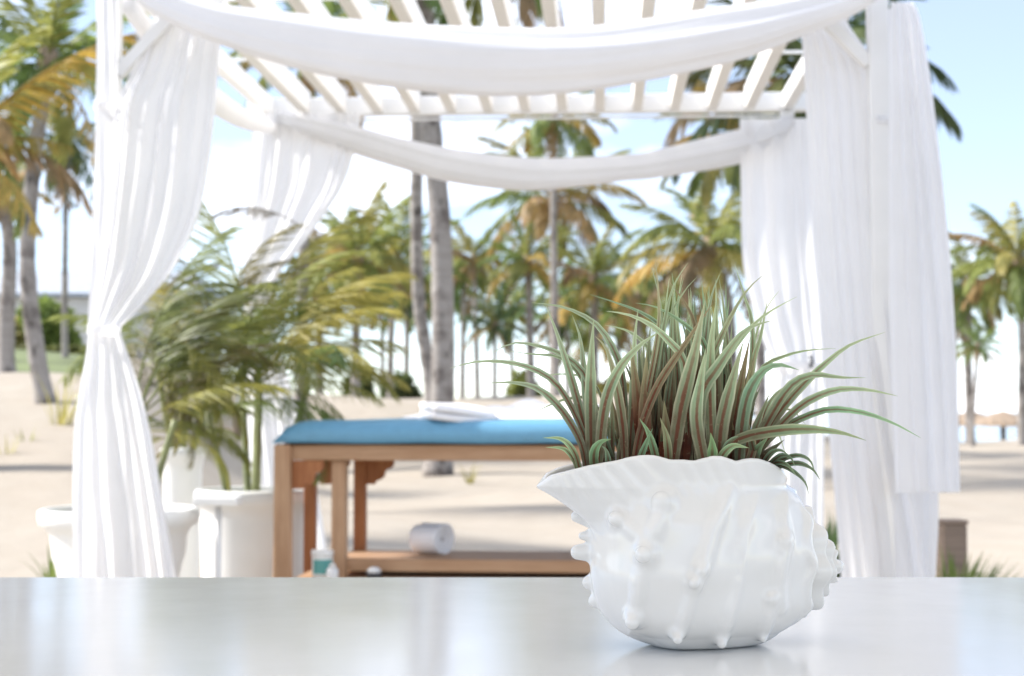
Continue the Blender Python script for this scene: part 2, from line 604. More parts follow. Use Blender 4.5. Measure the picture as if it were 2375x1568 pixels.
def sheet(rows, nu, nv, folds, seed, sharp=0.12, drift=0.9, wrinkle=0.003):
    """rows: (photo y, left x, right x, fold depth in m, distance). returns verts, faces of one hanging cloth"""
    rnd = random.Random(seed)
    C = catmull(rows, nv)
    C = np.array([[np.interp(t, np.linspace(0, 1, len(C)), C[:, k]) for k in range(5)] for t in np.linspace(0, 1, nv + 1)])
    ph = [rnd.uniform(0, 6.28) for _ in range(8)]
    wid = np.cumsum([0] + [rnd.uniform(0.4, 2.0) for _ in range(folds)])
    fa = [rnd.uniform(0.35, 1.15) for _ in range(folds + 2)]
    wid = wid / wid[-1]
    vs, fs = [], []
    for j in range(nv + 1):
        py, xl, xr, amp, Y = C[j]
        t = j / nv
        for i in range(nu + 1):
            u = i / nu
            p = np.interp(u, wid, np.arange(folds + 1)) * 2 * math.pi + drift * math.sin(2.2 * t + ph[0]) + 0.5 * drift * math.sin(7 * u + 3 * t + ph[1])
            fi = max(0, min(folds, p / (2 * math.pi)))
            k0 = int(fi); kk = fa[k0] + (fa[k0 + 1] - fa[k0]) * (fi - k0)
            f = kk * (0.75 + 0.35 * math.sin(3 * t + 2.1 * k0 + ph[7])) * (math.sin(p) + sharp * math.sin(2 * p + ph[2])) + 0.45 * math.sin(0.37 * p + 2.4 * t + ph[3])
            uu = u + 0.16 / folds * math.cos(p + ph[4]) * min(1, amp * 25) * (1 - abs(2 * u - 1) ** 4)
            P = W(xl + (xr - xl) * uu, py, Y)
            P.y -= FOLD * amp * f
            P.y += wrinkle * math.sin(17 * t + 9 * u + ph[5]) * math.sin(23 * u + ph[6] + 5 * t)
            vs.append(P)
    n = nu + 1
    for j in range(nv):
        for i in range(nu):
            fs.append((j * n + i, j * n + i + 1, (j + 1) * n + i + 1, (j + 1) * n + i))
    return vs, fs


def cloth_part(name, rows, nu, nv, folds, seed, parent, **kw):
    v, f = sheet(rows, nu, nv, folds, seed, **kw)
    return wmesh(name, v, f, M['cloth'], parent)


def band(parent, x0, x1, y0, y1, Y, name='tie_band', r=0.035):
    """a cloth band tied round something, seen between x0..x1, y0..y1"""
    a, b = W(x0, (y0 + y1) / 2, Y), W(x1, (y0 + y1) / 2, Y)
    c = (a + b) / 2
    h = (y1 - y0) * Y / F
    rx = (b - a).length / 2
    vs, fs = [], []
    n = 28
    for (k, z) in ((0.94, -0.5), (1.02, -0.25), (0.99, 0.0), (1.03, 0.25), (0.95, 0.5)):
        for i in range(n):
            th = 2 * math.pi * i / n
            q = 1 + 0.05 * math.sin(5 * th + z * 3)
            vs.append((c.x + rx * k * q * math.cos(th), c.y + r * k * q * math.sin(th), c.z + h * z + 0.006 * math.sin(2 * th)))
    for j in range(4):
        for i in range(n):
            fs.append((j * n + i, j * n + (i + 1) % n, (j + 1) * n + (i + 1) % n, (j + 1) * n + i))
    return wmesh(name, vs, fs, M['cloth'], parent)


def drape(label):
    r = empty('curtain', (0, 0, 0))
    return tag(r, label, 'curtain', 'white curtains hung from the pergola')


# front left, gathered at the post
d = drape('white curtain gathered and tied low on the front post beside the potted palms')
YF = 5.50
cloth_part('upper_drape', [(0, 372, 520, 0.016, YF + .10), (60, 350, 516, 0.018, YF + .10), (110, 330, 512, 0.020, YF + .09), (180, 298, 507, 0.022, YF + .05), (245, 268, 502, 0.024, YF + .01), (380, 252, 487, 0.024, YF),
                           (510, 240, 458, 0.022, YF), (620, 229, 405, 0.020, YF - .01), (700, 217, 338, 0.018, YF - .02), (762, 206, 276, 0.012, YF - .03)],
           110, 60, 7, 3, d)
cloth_part('lower_drape', [(768, 205, 278, 0.012, YF - .03), (820, 198, 296, 0.016, YF - .04), (900, 184, 322, 0.022, YF - .05), (1000, 171, 348, 0.028, YF - .05),
                           (1130, 168, 372, 0.032, YF - .05), (1260, 170, 396, 0.034, YF - .05), (1400, 172, 418, 0.036, YF - .05), (1545, 170, 430, 0.036, YF - .05)],
           90, 50, 6, 5, d)
band(d, 203, 278, 754, 776, YF - .03, r=0.05)
# cloth sleeve wrapped round the front left post
d = drape('narrow white cloth wrapped flat around the front post nearest the tall palms')
cloth_part('wrap', [(-60, 224, 275, 0.003, 5.54), (245, 222, 272, 0.003, 5.54), (500, 214, 262, 0.004, 5.53), (765, 203, 240, 0.005, 5.50)], 24, 30, 3, 11, d, wrinkle=0.002)
band(d, 219, 284, 238, 254, 5.56, r=0.05)
# back left
YB = 8.18
d = drape('white curtain tied aside on the rear post behind the potted palm fronds')
cloth_part('upper_drape', [(262, 588, 838, 0.02, YB), (330, 584, 828, 0.022, YB), (430, 578, 797, 0.024, YB), (500, 572, 752, 0.024, YB), (570, 568, 700, 0.022, YB), (630, 566, 650, 0.018, YB), (690, 566, 612, 0.014, YB)],
           90, 44, 10, 21, d)
cloth_part('lower_drape', [(694, 566, 612, 0.014, YB), (780, 566, 640, 0.02, YB), (950, 574, 690, 0.026, YB), (1150, 582, 738, 0.03, YB), (1340, 586, 766, 0.03, YB), (1390, 586, 768, 0.03, YB)], 60, 40, 6, 22, d)
band(d, 564, 614, 684, 700, YB, r=0.05)
# back right
YR = 8.02
d = drape('white curtain on the rear post behind the spiky table plant')
cloth_part('upper_drape', [(275, 1716, 1886, 0.020, YR), (420, 1718, 1896, 0.022, YR), (600, 1722, 1908, 0.024, YR), (720, 1745, 1916, 0.022, YR), (800, 1772, 1918, 0.020, YR), (846, 1796, 1914, 0.016, YR)],
           80, 44, 5, 31, d)
cloth_part('lower_drape', [(850, 1796, 1914, 0.016, YR), (930, 1792, 1912, 0.02, YR), (1100, 1788, 1910, 0.022, YR), (1300, 1784, 1908, 0.024, YR), (1400, 1784, 1908, 0.024, YR)], 60, 30, 5, 32, d)
band(d, 1793, 1917, 838, 856, YR, r=0.06)
link('tie_hook', mesh('hook', *tube([W(1880, 826, YR - .06), W(1884, 838, YR - .08), W(1880, 852, YR - .06)], 0.009, 8)), M['black'], d)
# front right, long inner curtain
d = drape('long white curtain inside the front post behind the shell planter, reaching the sand')
cloth_part('drape', [(20, 1852, 1950, 0.018, 5.55), (60, 1857, 1968, 0.02, 5.54), (130, 1862, 2016, 0.022, 5.50), (200, 1866, 2036, 0.024, 5.46), (400, 1876, 2044, 0.022, 5.42), (700, 1898, 2066, 0.023, 5.41), (1000, 1922, 2100, 0.024, 5.40), (1337, 1950, 2150, 0.026, 5.40), (1520, 1960, 2165, 0.026, 5.40)],
           120, 64, 6, 41, d)
d = drape('short outer white curtain beside the open beach, ending in a straight hem above the sand')
cloth_part('drape', [(5, 2066, 2116, 0.018, 5.30), (60, 2064, 2136, 0.022, 5.30), (300, 2062, 2172, 0.028, 5.30), (600, 2062, 2204, 0.032, 5.30), (900, 2068, 2222, 0.034, 5.30), (1142, 2076, 2228, 0.036, 5.30)],
           100, 60, 4, 51, d)
d = drape('white curtain hanging behind the short one and falling below its hem')
cloth_part('drape', [(20, 2040, 2110, 0.016, 5.48), (300, 2044, 2140, 0.022, 5.48), (700, 2050, 2165, 0.026, 5.48), (1140, 2058, 2178, 0.03, 5.48), (1337, 2062, 2172, 0.03, 5.48), (1520, 2062, 2170, 0.03, 5.48)],
           80, 50, 5, 61, d)
band(d, 2018, 2088, 277, 295, 5.44, r=0.055)


def swag(label, pts, Y0, Y1, seed, dep=0.62, nlen=90):
    """pts: (photo x, top y, bottom y) along the hanging roll of cloth"""
    rnd = random.Random(seed)
    C = catmull(pts, nlen)
    n = 72
    ph = [rnd.uniform(0, 6.28) for _ in range(6)]
    vs, fs = [], []
    for j, (px, yt, yb) in enumerate(C):
        s = j / nlen
        Y = Y0 + (Y1 - Y0) * s
        a, b = W(px, yt, Y), W(px, yb, Y)
        c = (a + b) / 2
        rz = (a - b).length / 2
        tw = 1.1 * (s - 0.5)
        for k in range(n):
            th = 2 * math.pi * k / n
            q = 1 + 0.05 * math.sin(5 * (th + tw) + ph[0]) + 0.035 * math.sin(9 * (th + 0.7 * tw) + ph[1]) + 0.022 * math.sin(15 * th + 7 * s + ph[2]) * math.sin(4 * s + ph[3]) + 0.012 * math.sin(23 * th - 12 * s + ph[4]) + 0.03 * math.sin(3 * th + 8 * s + ph[5])
            vs.append((c.x, c.y - rz * dep * q * math.cos(th), c.z + rz * q * math.sin(th)))
    for j in range(nlen):
        for k in range(n):
            fs.append((j * n + k, j * n + (k + 1) % n, (j + 1) * n + (k + 1) % n, (j + 1) * n + k))
    fs.append(tuple(range(n)))
    fs.append(tuple(range(nlen * n + n - 1, nlen * n - 1, -1)))
    o = wmesh('swag', vs, fs, M['swag'])
    return tag(o, label, 'fabric swag', 'white fabric swags looped under the pergola beams')


swag('wide white fabric swag sagging across the front of the pergola',
     [(300, -60, -12), (360, -32, 35), (500, 10, 100), (700, 34, 162), (900, 52, 200), (1150, 66, 222), (1391, 62, 206), (1680, 20, 148), (1850, -8, 88), (1985, -40, 30), (2030, -60, 0)], 5.46, 5.31, 1)
swag('thin white fabric swag sagging across the back of the pergola',
     [(640, 258, 300), (740, 272, 330), (835, 294, 358), (962, 328, 397), (1070, 350, 424), (1246, 370, 440), (1450, 362, 420), (1525, 350, 412), (1711, 303, 378), (1790, 280, 345), (1840, 264, 310)], 8.22, 8.06, 2, dep=0.8)
vs_, fs_ = [], []
pts3 = []
for s in np.linspace(0.03, 0.97, 40):
    p = PL(0.03, PD * s, 2.53 - 0.12 * 4 * s * (1 - s))
    pts3.append(p)
v, f = tube(pts3, [0.032 + 0.022 * math.sin(math.pi * s) for s in np.linspace(0, 1, 40)], 20)
o = wmesh('swag', v, f, M['swag'])
tag(o, 'white fabric swag along the side of the pergola between its two tied curtains', 'fabric swag', 'white fabric swags looped under the pergola beams')

# ------------------------------------------------------------------ massage table
TYAW = R(-5)
T0 = Vector(W(640, 1030, 6.15))
T0.z = 0
mt = empty('massage_table', T0, TYAW)
tag(mt, 'wooden massage table with a blue cushioned top under the pergola', 'massage table')
MTM = Matrix.Translation(T0) @ Matrix.Rotation(TYAW, 4, 'Z')


def TL(x, y, z): return MTM @ Vector((x, y, z))


LEN, WID = 1.90, 0.66
CZ0 = ZC - (1030 - HOR) / F * 6.15            # underside of the cushion
# cushion: rounded slab with a soft crown
vs, fs = [], []
nx, ny = 44, 26
for side in (0, 1):
    for j in range(ny + 1):
        for i in range(nx + 1):
            u, w = i / nx, j / ny
            x, y = -0.012 + u * (LEN + 0.024), -0.02 + w * (WID + 0.04)
            kx = min(1, min(u, 1 - u) * LEN / 0.15)
            ky = min(1, min(w, 1 - w) * WID / 0.075)
            r = math.sqrt(max(0, 1 - (1 - kx) ** 2)) * math.sqrt(max(0, 1 - (1 - ky) ** 2))
            top = CZ0 + 0.006 + 0.086 * r + 0.012 * math.sin(math.pi * u) * math.sin(math.pi * w) + 0.0015 * math.sin(13 * x + 5 * y)
            bot = CZ0 + 0.0005
            vs.append((x, y, top if side == 0 else bot))
nn = (nx + 1) * (ny + 1)
for j in range(ny):
    for i in range(nx):
        a, b, c, d_ = j * (nx + 1) + i, j * (nx + 1) + i + 1, (j + 1) * (nx + 1) + i + 1, (j + 1) * (nx + 1) + i
        fs.append((a, b, c, d_))
        fs.append((nn + d_, nn + c, nn + b, nn + a))
me = mesh('cushion', vs, fs)
bm = bmesh.new(); bm.from_mesh(me); bmesh.ops.remove_doubles(bm, verts=bm.verts, dist=0.0001); bmesh.ops.holes_fill(bm, edges=bm.edges); bm.to_mesh(me); bm.free()
link('cushion', me, M['blue'], mt)
AH = 0.062
for y in (0.014, 0.52):
    link('apron', box(LEN, 0.026, AH, 0.003), M['wood'], mt, (LEN / 2, y, CZ0 - AH / 2 - 0.001))
for x in (0.016, LEN - 0.016):
    link('apron', box(0.03, 0.478, AH - 0.003, 0.003), M['wood'], mt, (x, 0.267, CZ0 - AH / 2 - 0.001))
LW = 0.064
for (x, mat) in ((LW / 2, 'woodleg'), (0.245, 'woodleg'), (LEN - 0.245, 'woodleg'), (LEN - LW / 2, 'woodleg')):
    outer = x < 0.1 or x > LEN - 0.1
    h = CZ0 - AH - 0.003 if not outer else CZ0 - 0.002
    link('leg', box(LW if outer else 0.056, LW, h, 0.004), M[mat], mt, (x, -0.004 if outer else 0.06, h / 2))
    h2 = CZ0 - AH - 0.003
    link('leg', box(0.05, 0.05, h2, 0.004), M['woodred'], mt, (x + (0.012 if x < 1 else -0.012), 0.44, h2 / 2))
# scrolled corner brackets
def bracket(sgn):
    pr = [(0, 0), (0.125, 0), (0.125, -0.03), (0.112, -0.045), (0.095, -0.048), (0.088, -0.06), (0.084, -0.08), (0.066, -0.094), (0.05, -0.098), (0.044, -0.112), (0, -0.112)]
    vs = [(sgn * x, -0.014, z) for x, z in pr] + [(sgn * x, 0.014, z) for x, z in pr]
    k = len(pr)
    fs = [tuple(range(k)), tuple(range(2 * k - 1, k - 1, -1))] + [(i, (i + 1) % k, k + (i + 1) % k, k + i) for i in range(k)]
    me = mesh('bracket', vs, fs, False)
    bm = bmesh.new(); bm.from_mesh(me); bmesh.ops.recalc_face_normals(bm, faces=bm.faces); bm.to_mesh(me); bm.free()
    return me
bl, br = bracket(1), bracket(-1)
zb = CZ0 - AH - 0.003
for (x, y, m_) in ((LW + 0.001, 0.02, bl), (LW + 0.022, 0.44, bl), (0.275, 0.44, bl), (LEN - LW - 0.001, 0.02, br), (LEN - LW - 0.022, 0.44, br), (LEN - 0.275, 0.44, br)):
    link('bracket', m_, M['woodred'], mt, (x, y, zb))
SZ = ZC - (1290 - HOR) / F * 6.25
link('shelf', box(LEN - 0.44, 0.40, 0.05, 0.004), M['wood'], mt, (LEN / 2, 0.26, SZ - 0.025))
link('foot_board', box(LEN - 0.15, 0.30, 0.03, 0.004), M['wood'], mt, (LEN / 2 , 0.18, ZC - (1334 - HOR) / F * 6.2 - 0.015))
FZ = ZC - (1334 - HOR) / F * 6.2

# white sheet over the far half of the cushion
rnd = random.Random(4)
def ctop(x, y):
    u, w = x / LEN, y / WID
    return CZ0 + 0.092 + 0.012 * math.sin(math.pi * min(1, max(0, u))) * math.sin(math.pi * min(1, max(0, w)))
vs, fs = [], []
nx, ny = 60, 30
for j in range(ny + 1):
    for i in range(nx + 1):
        u, w = i / nx, j / ny
        x = 0.46 + u * 1.36 + 0.03 * math.sin(6 * w + 1)
        y = 0.11 + w * 0.49 + 0.03 * math.sin(9 * u + 2) * (1 - w)
        bumpz = 0.010 * (1 + math.sin(11 * u + 4 * w)) + 0.009 * (1 + math.sin(23 * u - 9 * w + 1)) + 0.006 * (1 + math.sin(37 * u + 15 * w))
        e = min(u, 1 - u, w, 1 - w)
        ww = y > 0.58
        drop = -0.0
        vs.append(TL(x, y, ctop(x, min(y, 0.5)) + 0.004 + bumpz * min(1, e * 8) * (0.5 + 1.3 * w)))
for j in range(ny):
    for i in range(nx):
        fs.append((j * (nx + 1) + i, j * (nx + 1) + i + 1, (j + 1) * (nx + 1) + i + 1, (j + 1) * (nx + 1) + i))
o = wmesh('bed_sheet', vs, fs, M['towel'])
tag(o, 'rumpled white sheet spread over the back of the blue cushion', 'sheet')


def folded_towel(name, L, Wd, H, layers, seed):
    """a towel folded into layers: one long strip that snakes up, with rounded folds"""
    rnd = random.Random(seed)
    prof = []
    th = H / layers
    for k in range(layers):
        z = th * (k + 0.5)
        xs_ = np.linspace(-Wd / 2, Wd / 2, 12)
        if k % 2: xs_ = xs_[::-1]
        for x in xs_: prof.append((x, z + 0.003 * math.sin(20 * x + k)))
        if k < layers - 1:
            s = 1 if k % 2 == 0 else -1
            for a in np.linspace(-80, 80, 7): prof.append((s * (Wd / 2 + th * 0.5 * math.cos(R(a))), th * (k + 1) + th * 0.5 * math.sin(R(a))))
    P = np.array(prof)
    T = np.gradient(P, axis=0)
    T /= np.linalg.norm(T, axis=1)[:, None]
    N = np.stack([-T[:, 1], T[:, 0]], 1)
    hw = th * 0.46
    ring = np.vstack([P + N * hw, (P - N * hw)[::-1]])
    vs, fs = [], []
    m = 14
    for i in range(m + 1):
        y = L * (i / m - 0.5)
        for x, z in ring:
            sag = 0.006 * math.sin(5 * y / L + 8 * x) * z / H
            vs.append((x + 0.004 * math.sin(9 * y / L + z * 80), y + 0.006 * math.sin(z * 90), max(0.0, z + sag - 0.18 * z * (2 * abs(y) / L) ** 2)))
    k = len(ring)
    for i in range(m):
        for q in range(k): fs.append((i * k + q, i * k + (q + 1) % k, (i + 1) * k + (q + 1) % k, (i + 1) * k + q))
    half = len(P)
    for base, flip in ((0, False), (m * k, True)):
        for q in range(half - 1):
            qd = (base + q, base + q + 1, base + k - 2 - q, base + k - 1 - q)
            fs.append(qd[::-1] if not flip else qd)
    return mesh(name, vs, fs)


o = link('folded_towel', folded_towel('folded_towel', 0.20, 0.23, 0.074, 2, 1), M['towel'], None, TL(0.69, 0.12, ctop(0.69, 0.12) - 0.012), (0, R(7), TYAW + R(25)))
tag(o, 'thick folded white towel on the front edge of the blue cushion', 'towel')
# rolled towel
vs, fs = [], []
turns, nseg, RL = 4.2, 120, 0.14
m = 10
for i in range(m + 1):
    y = RL * (i / m - 0.5)
    for q in range(nseg + 1):
        a = turns * 2 * math.pi * q / nseg
        r = 0.008 + 0.050 * q / nseg
        e = 1 + 0.02 * math.sin(3 * a + y * 20)
        vs.append((r * e * math.cos(a), y + 0.012 * (1 - q / nseg) * (1 if i == 0 else (-1 if i == m else 0)), 0.058 + 0.94 * r * e * math.sin(a)))
k = nseg + 1
for i in range(m):
    for q in range(nseg): fs.append((i * k + q, i * k + q + 1, (i + 1) * k + q + 1, (i + 1) * k + q))
me = mesh('rolled_towel', vs, fs)
o = link('rolled_towel', me, M['towel'])
md = o.modifiers.new('thick', 'SOLIDIFY'); md.thickness = 0.009; md.offset = 0
pw = W(1000, 1288, 6.38)
o.location = (pw.x, pw.y, SZ - 0.001)
o.rotation_euler = (0, 0, R(52))
o.scale = (1.12, 1.0, 1.12)
tag(o, 'white rolled towel lying on the wooden shelf under the massage table', 'towel')

# jar with a teal label, small bottle, dark cap on the foot board
p = W(748, 1334, 6.16)
j = empty('cosmetic_jar', (p.x, p.y, FZ + 0.001))
tag(j, 'white jar with a teal label standing beside the table leg', 'jar')
link('body', mesh('jar', *lathe([(0, 0), (0.036, 0), (0.041, 0.004), (0.042, 0.02), (0.042, 0.078), (0.039, 0.084), (0.0, 0.084)], 32)), M['plastic'], j)
link('lid', mesh('lid', *lathe([(0, 0.0845), (0.0435, 0.0845), (0.0445, 0.088), (0.0445, 0.104), (0.042, 0.107), (0, 0.107)], 32)), M['plastic'], j)
lv, lf = [], []
for i in range(17):
    a = R(-90) + R(-50 + 115 * i / 16)
    for z in (0.016, 0.072): lv.append((0.0427 * math.cos(a), 0.0427 * math.sin(a), z))
for i in range(16): lf.append((2 * i, 2 * i + 2, 2 * i + 3, 2 * i + 1))
link('paper_label', mesh('paper_label', lv, lf), M['teal'], j)
p = W(771, 1336, 6.08)
b_ = empty('small_bottle', (p.x, p.y, FZ + 0.001))
tag(b_, 'small pale bottle in front of the white jar', 'bottle')
link('body', mesh('bottle', *lathe([(0, 0), (0.022, 0), (0.024, 0.004), (0.024, 0.036), (0.016, 0.046), (0.010, 0.048), (0, 0.048)], 24)), M['rim'], b_)
link('cap', mesh('cap', *lathe([(0, 0.0485), (0.0125, 0.0485), (0.0125, 0.06), (0, 0.06)], 20)), M['plastic'], b_)
p = W(868, 1336, 6.12)
b_ = empty('oil_burner', (p.x, p.y, FZ + 0.001))
tag(b_, 'small black pot with a pale rounded lid under the massage table', 'pot')
link('bowl', mesh('bowl', *lathe([(0, 0), (0.026, 0), (0.032, 0.008), (0.031, 0.022), (0, 0.022)], 24)), M['black'], b_)
link('lid', mesh('lid', *lathe([(0, 0.0225), (0.028, 0.0225), (0.026, 0.034), (0.014, 0.043), (0, 0.045)], 24)), M['rim'], b_)
# dark bag on the sheet
vs, fs = lathe([(0.0, 0.0), (0.06, 0.0), (0.072, 0.012), (0.066, 0.03), (0.04, 0.044), (0.0, 0.048)], 22)
vs = [(x * 1.3 + 0.01 * math.sin(9 * z * 20 + y * 40), y, z * (1 + 0.25 * math.sin(30 * x))) for x, y, z in vs]
p = TL(1.17, 0.42, ctop(1.17, 0.42) + 0.018)
o = link('dark_pouch', mesh('pouch', vs, fs), M['black'], None, p)
tag(o, 'small dark pouch lying on the white sheet', 'pouch')

# ------------------------------------------------------------------ planters and stand
def planter(label, prof, loc, wall=0.02, soil_z=None):
    r = empty('planter', loc)
    tag(r, label, 'planter', 'white plastic planters under the pergola')
    rim_r, rim_z = prof[-1]
    inner = [(rim_r - wall * 0.5, rim_z + 0.004), (rim_r - wall, rim_z - 0.005), (rim_r - wall * 1.6, rim_z - 0.08)]
    link('pot', mesh('pot', *lathe([(0, 0), (prof[0][0], 0)] + prof + inner, 56)), M['plastic'], r)
    sr = rim_r - wall * 1.45
    link('soil', mesh('soil', *lathe([(0, rim_z - 0.05), (sr * 0.5, rim_z - 0.045), (sr, rim_z - 0.062)], 28)), M['soil'], r)
    return r


pA = W(278, 1180, 5.95); pB = W(590, 1135, 6.75); pC = W(424, 1040, 7.25)
zA, zB, zC_ = pA.z, pB.z, pC.z
planter('flared white planter partly hidden by the tied front curtain',
        [(0.155, 0.0), (0.165, 0.05), (0.20, 0.25), (0.235, 0.42), (0.247, 0.45), (0.255, zA - 0.10), (0.262, zA - 0.085), (0.272, zA - 0.07), (0.296, zA - 0.055), (0.302, zA - 0.03), (0.30, zA - 0.005), (0.292, zA)], (pA.x, pA.y, 0))
planter('straight sided white planter with a palm next to the massage table leg',
        [(0.195, 0.0), (0.205, 0.03), (0.215, 0.2), (0.218, 0.205), (0.222, 0.3), (0.232, zB - 0.12), (0.236, zB - 0.07), (0.25, zB - 0.062), (0.256, zB - 0.04), (0.255, zB - 0.01), (0.247, zB)], (pB.x, pB.y, 0))
planter('tall pale planter farther back between the other two planters',
        [(0.07, 0.0), (0.075, 0.05), (0.09, zC_ - 0.1), (0.096, zC_ - 0.05), (0.104, zC_ - 0.04), (0.106, zC_ - 0.01), (0.100, zC_)], (pC.x, pC.y, 0), 0.012)
p = W(507, 1150, 5.85)
s_ = empty('pedestal_stand', (p.x, p.y, 0))
tag(s_, 'slim white pedestal stand with a small square tray before the planter', 'stand')
link('tray', box(0.165, 0.15, 0.035, 0.008, seg=2), M['plastic'], s_, (0, 0, p.z - 0.018))
link('pole', mesh('pole', *tube([(0, 0, 0.03), (0, 0, p.z - 0.036)], 0.012, 14)), M['rim'], s_)
link('foot', mesh('foot', *lathe([(0, 0), (0.11, 0), (0.11, 0.012), (0.03, 0.03), (0, 0.03)], 28)), M['plastic'], s_)

# ------------------------------------------------------------------ fronds
def frond_mesh(seed, bend, pairs, llen, lw, vang=0.35, ldroop=0.5, seg=2, rach=0.012, start=0.12, sweep=0.75, gaps=0.0):
    """unit-length palm leaf along +x, curving down by `bend` radians; leaflets on both sides"""
    rnd = random.Random(seed)
    n = 26
    pos = [Vector((0, 0, 0))]
    tang = []
    for i in range(n + 1):
        a = -bend * (i / n) ** 1.5
        tang.append(Vector((math.cos(a), 0.02 * math.sin(5 * i / n + seed), math.sin(a))).normalized())
        if i < n: pos.append(pos[-1] + tang[-1] / n)
    vs, fs = tube(pos, [rach * (1 - 0.85 * i / n) for i in range(n + 1)], 5, False)
    for k in range(pairs):
        t = start + (1 - start) * (k + 0.5) / pairs
        for s in (-1, 1):
            if rnd.random() < gaps: continue
            tt = min(0.999, max(0, t + rnd.uniform(-0.4, 0.4) / pairs))
            i = min(n - 1, int(tt * n)); f = tt * n - i
            p = pos[i].lerp(pos[i + 1], f)
            T = tang[i]
            B = Vector((0, 1, 0))
            N = T.cross(B) * -1
            prof = (math.sin(math.pi * min(1, 0.12 + 0.88 * t)) ** 0.6) * 0.85 + 0.15
            L = llen * prof * rnd.uniform(0.82, 1.12)
            sw = sweep * (0.75 + 0.6 * t) + rnd.uniform(-0.12, 0.12)
            va = vang + rnd.uniform(-0.2, 0.2)
            D = (B * s * math.cos(sw) * math.cos(va) + T * math.sin(sw) + N * math.sin(va) * math.cos(sw)).normalized()
            wv = T.cross(D).cross(D).normalized() * lw * 0.5 * rnd.uniform(0.8, 1.15)
            tw = rnd.uniform(-0.6, 0.6)
            wv = (Matrix.Rotation(tw, 3, D) @ wv)
            b0 = len(vs)
            c = p.copy()
            d = D.copy()
            ws = [0.55, 1.0, 0.7] if seg == 2 else [0.5, 1.0, 0.85, 0.5]
            for q in range(seg + 1):
                vs += [c - wv * ws[q], c + wv * ws[q]]
                d = (d + Vector((0, 0, -1)) * ldroop * (0.5 + rnd.random() * 0.7) / seg).normalized()
                c = c + d * L / (seg + 1)
            vs.append(c)
            for q in range(seg): fs.append((b0 + 2 * q, b0 + 2 * q + 1, b0 + 2 * q + 3, b0 + 2 * q + 2))
            fs.append((b0 + 2 * seg, b0 + 2 * seg + 1, b0 + 2 * seg + 2))
    me = mesh('frond', vs, fs, False)
    me.materials.append(M['leaf'])
    return me


UPR = [frond_mesh(s, 0.7 + 0.2 * s, 36, 0.25, 0.026, 0.3, 0.45) for s in range(3)]
HOR_ = [frond_mesh(10 + s, 1.25 + 0.2 * s, 36, 0.26, 0.026, 0.15, 0.95) for s in range(3)]
HANG = [frond_mesh(20 + s, 0.7 + 0.2 * s, 30, 0.24, 0.023, -0.2, 1.3, gaps=0.12) for s in range(3)]
ARE = [frond_mesh(30 + s, 0.9 + 0.25 * s, 44, 0.30, 0.0105, 0.40, 0.45, seg=3, rach=0.007, start=0.2, sweep=0.75, gaps=0.06) for s in range(4)]

PAL = dict(
    green=[(0.14, 0.20, 0.06), (0.17, 0.22, 0.065), (0.11, 0.17, 0.06), (0.22, 0.23, 0.075)],
    olive=[(0.21, 0.24, 0.075), (0.26, 0.265, 0.085), (0.17, 0.22, 0.075), (0.31, 0.28, 0.10)],
    dark=[(0.075, 0.115, 0.05), (0.10, 0.13, 0.055), (0.12, 0.13, 0.05)],
    yellow=[(0.42, 0.29, 0.09), (0.36, 0.27, 0.09), (0.46, 0.33, 0.11)],
    dead=[(0.30, 0.20, 0.11), (0.25, 0.18, 0.11), (0.35, 0.24, 0.12)],
)


def setcol(o, rnd, pal):
    c = rnd.choice(PAL[pal])
    k = rnd.uniform(1.0, 1.4)
    o.color = (c[0] * k, c[1] * k, c[2] * k, 1)


def crown(parent, C, L, n, pal, seed, dead=0.15, top=80, low=-35):
    rnd = random.Random(seed)
    az = rnd.uniform(0, 6.28)
    for i in range(n):
        az += 2.39996
        u = (i + 0.5) / n
        el = top + (low - top) * u ** 0.85 + rnd.uniform(-8, 8)
        l = L * (0.72 + 0.38 * math.sin(math.pi * min(1, 0.25 + 0.6 * u))) * rnd.uniform(0.88, 1.1)
        isdead = rnd.random() < dead * 2 * u
        fam = HANG if el < -15 else (HOR_ if el < 38 else UPR)
        o = link('frond', rnd.choice(fam), None, parent, C, (rnd.uniform(-0.35, 0.35), -R(el), az), l)
        setcol(o, rnd, ('yellow' if rnd.random() < 0.35 else 'dead') if isdead else pal)
    return rnd


def trunk(parent, path, r0, r1, seed, flare=1.35):
    rnd = random.Random(seed)
    n = 46
    P = catmull(path, n)
    rad = []
    for i in range(n + 1):
        t = i / n                                       # 0 at the base
        r = r0 + (r1 - r0) * t
        r *= 1 + (flare - 1) * max(0, 1 - t * 12) ** 1.5
        r *= 1 + 0.05 * (1 if i % 2 else -1) * 0.5 + rnd.uniform(-0.02, 0.02)
        rad.append(r)
    v, f = tube([Vector(p) for p in P], rad, 14)
    return link('trunk', mesh('trunk', v, f), M['bark'], parent)


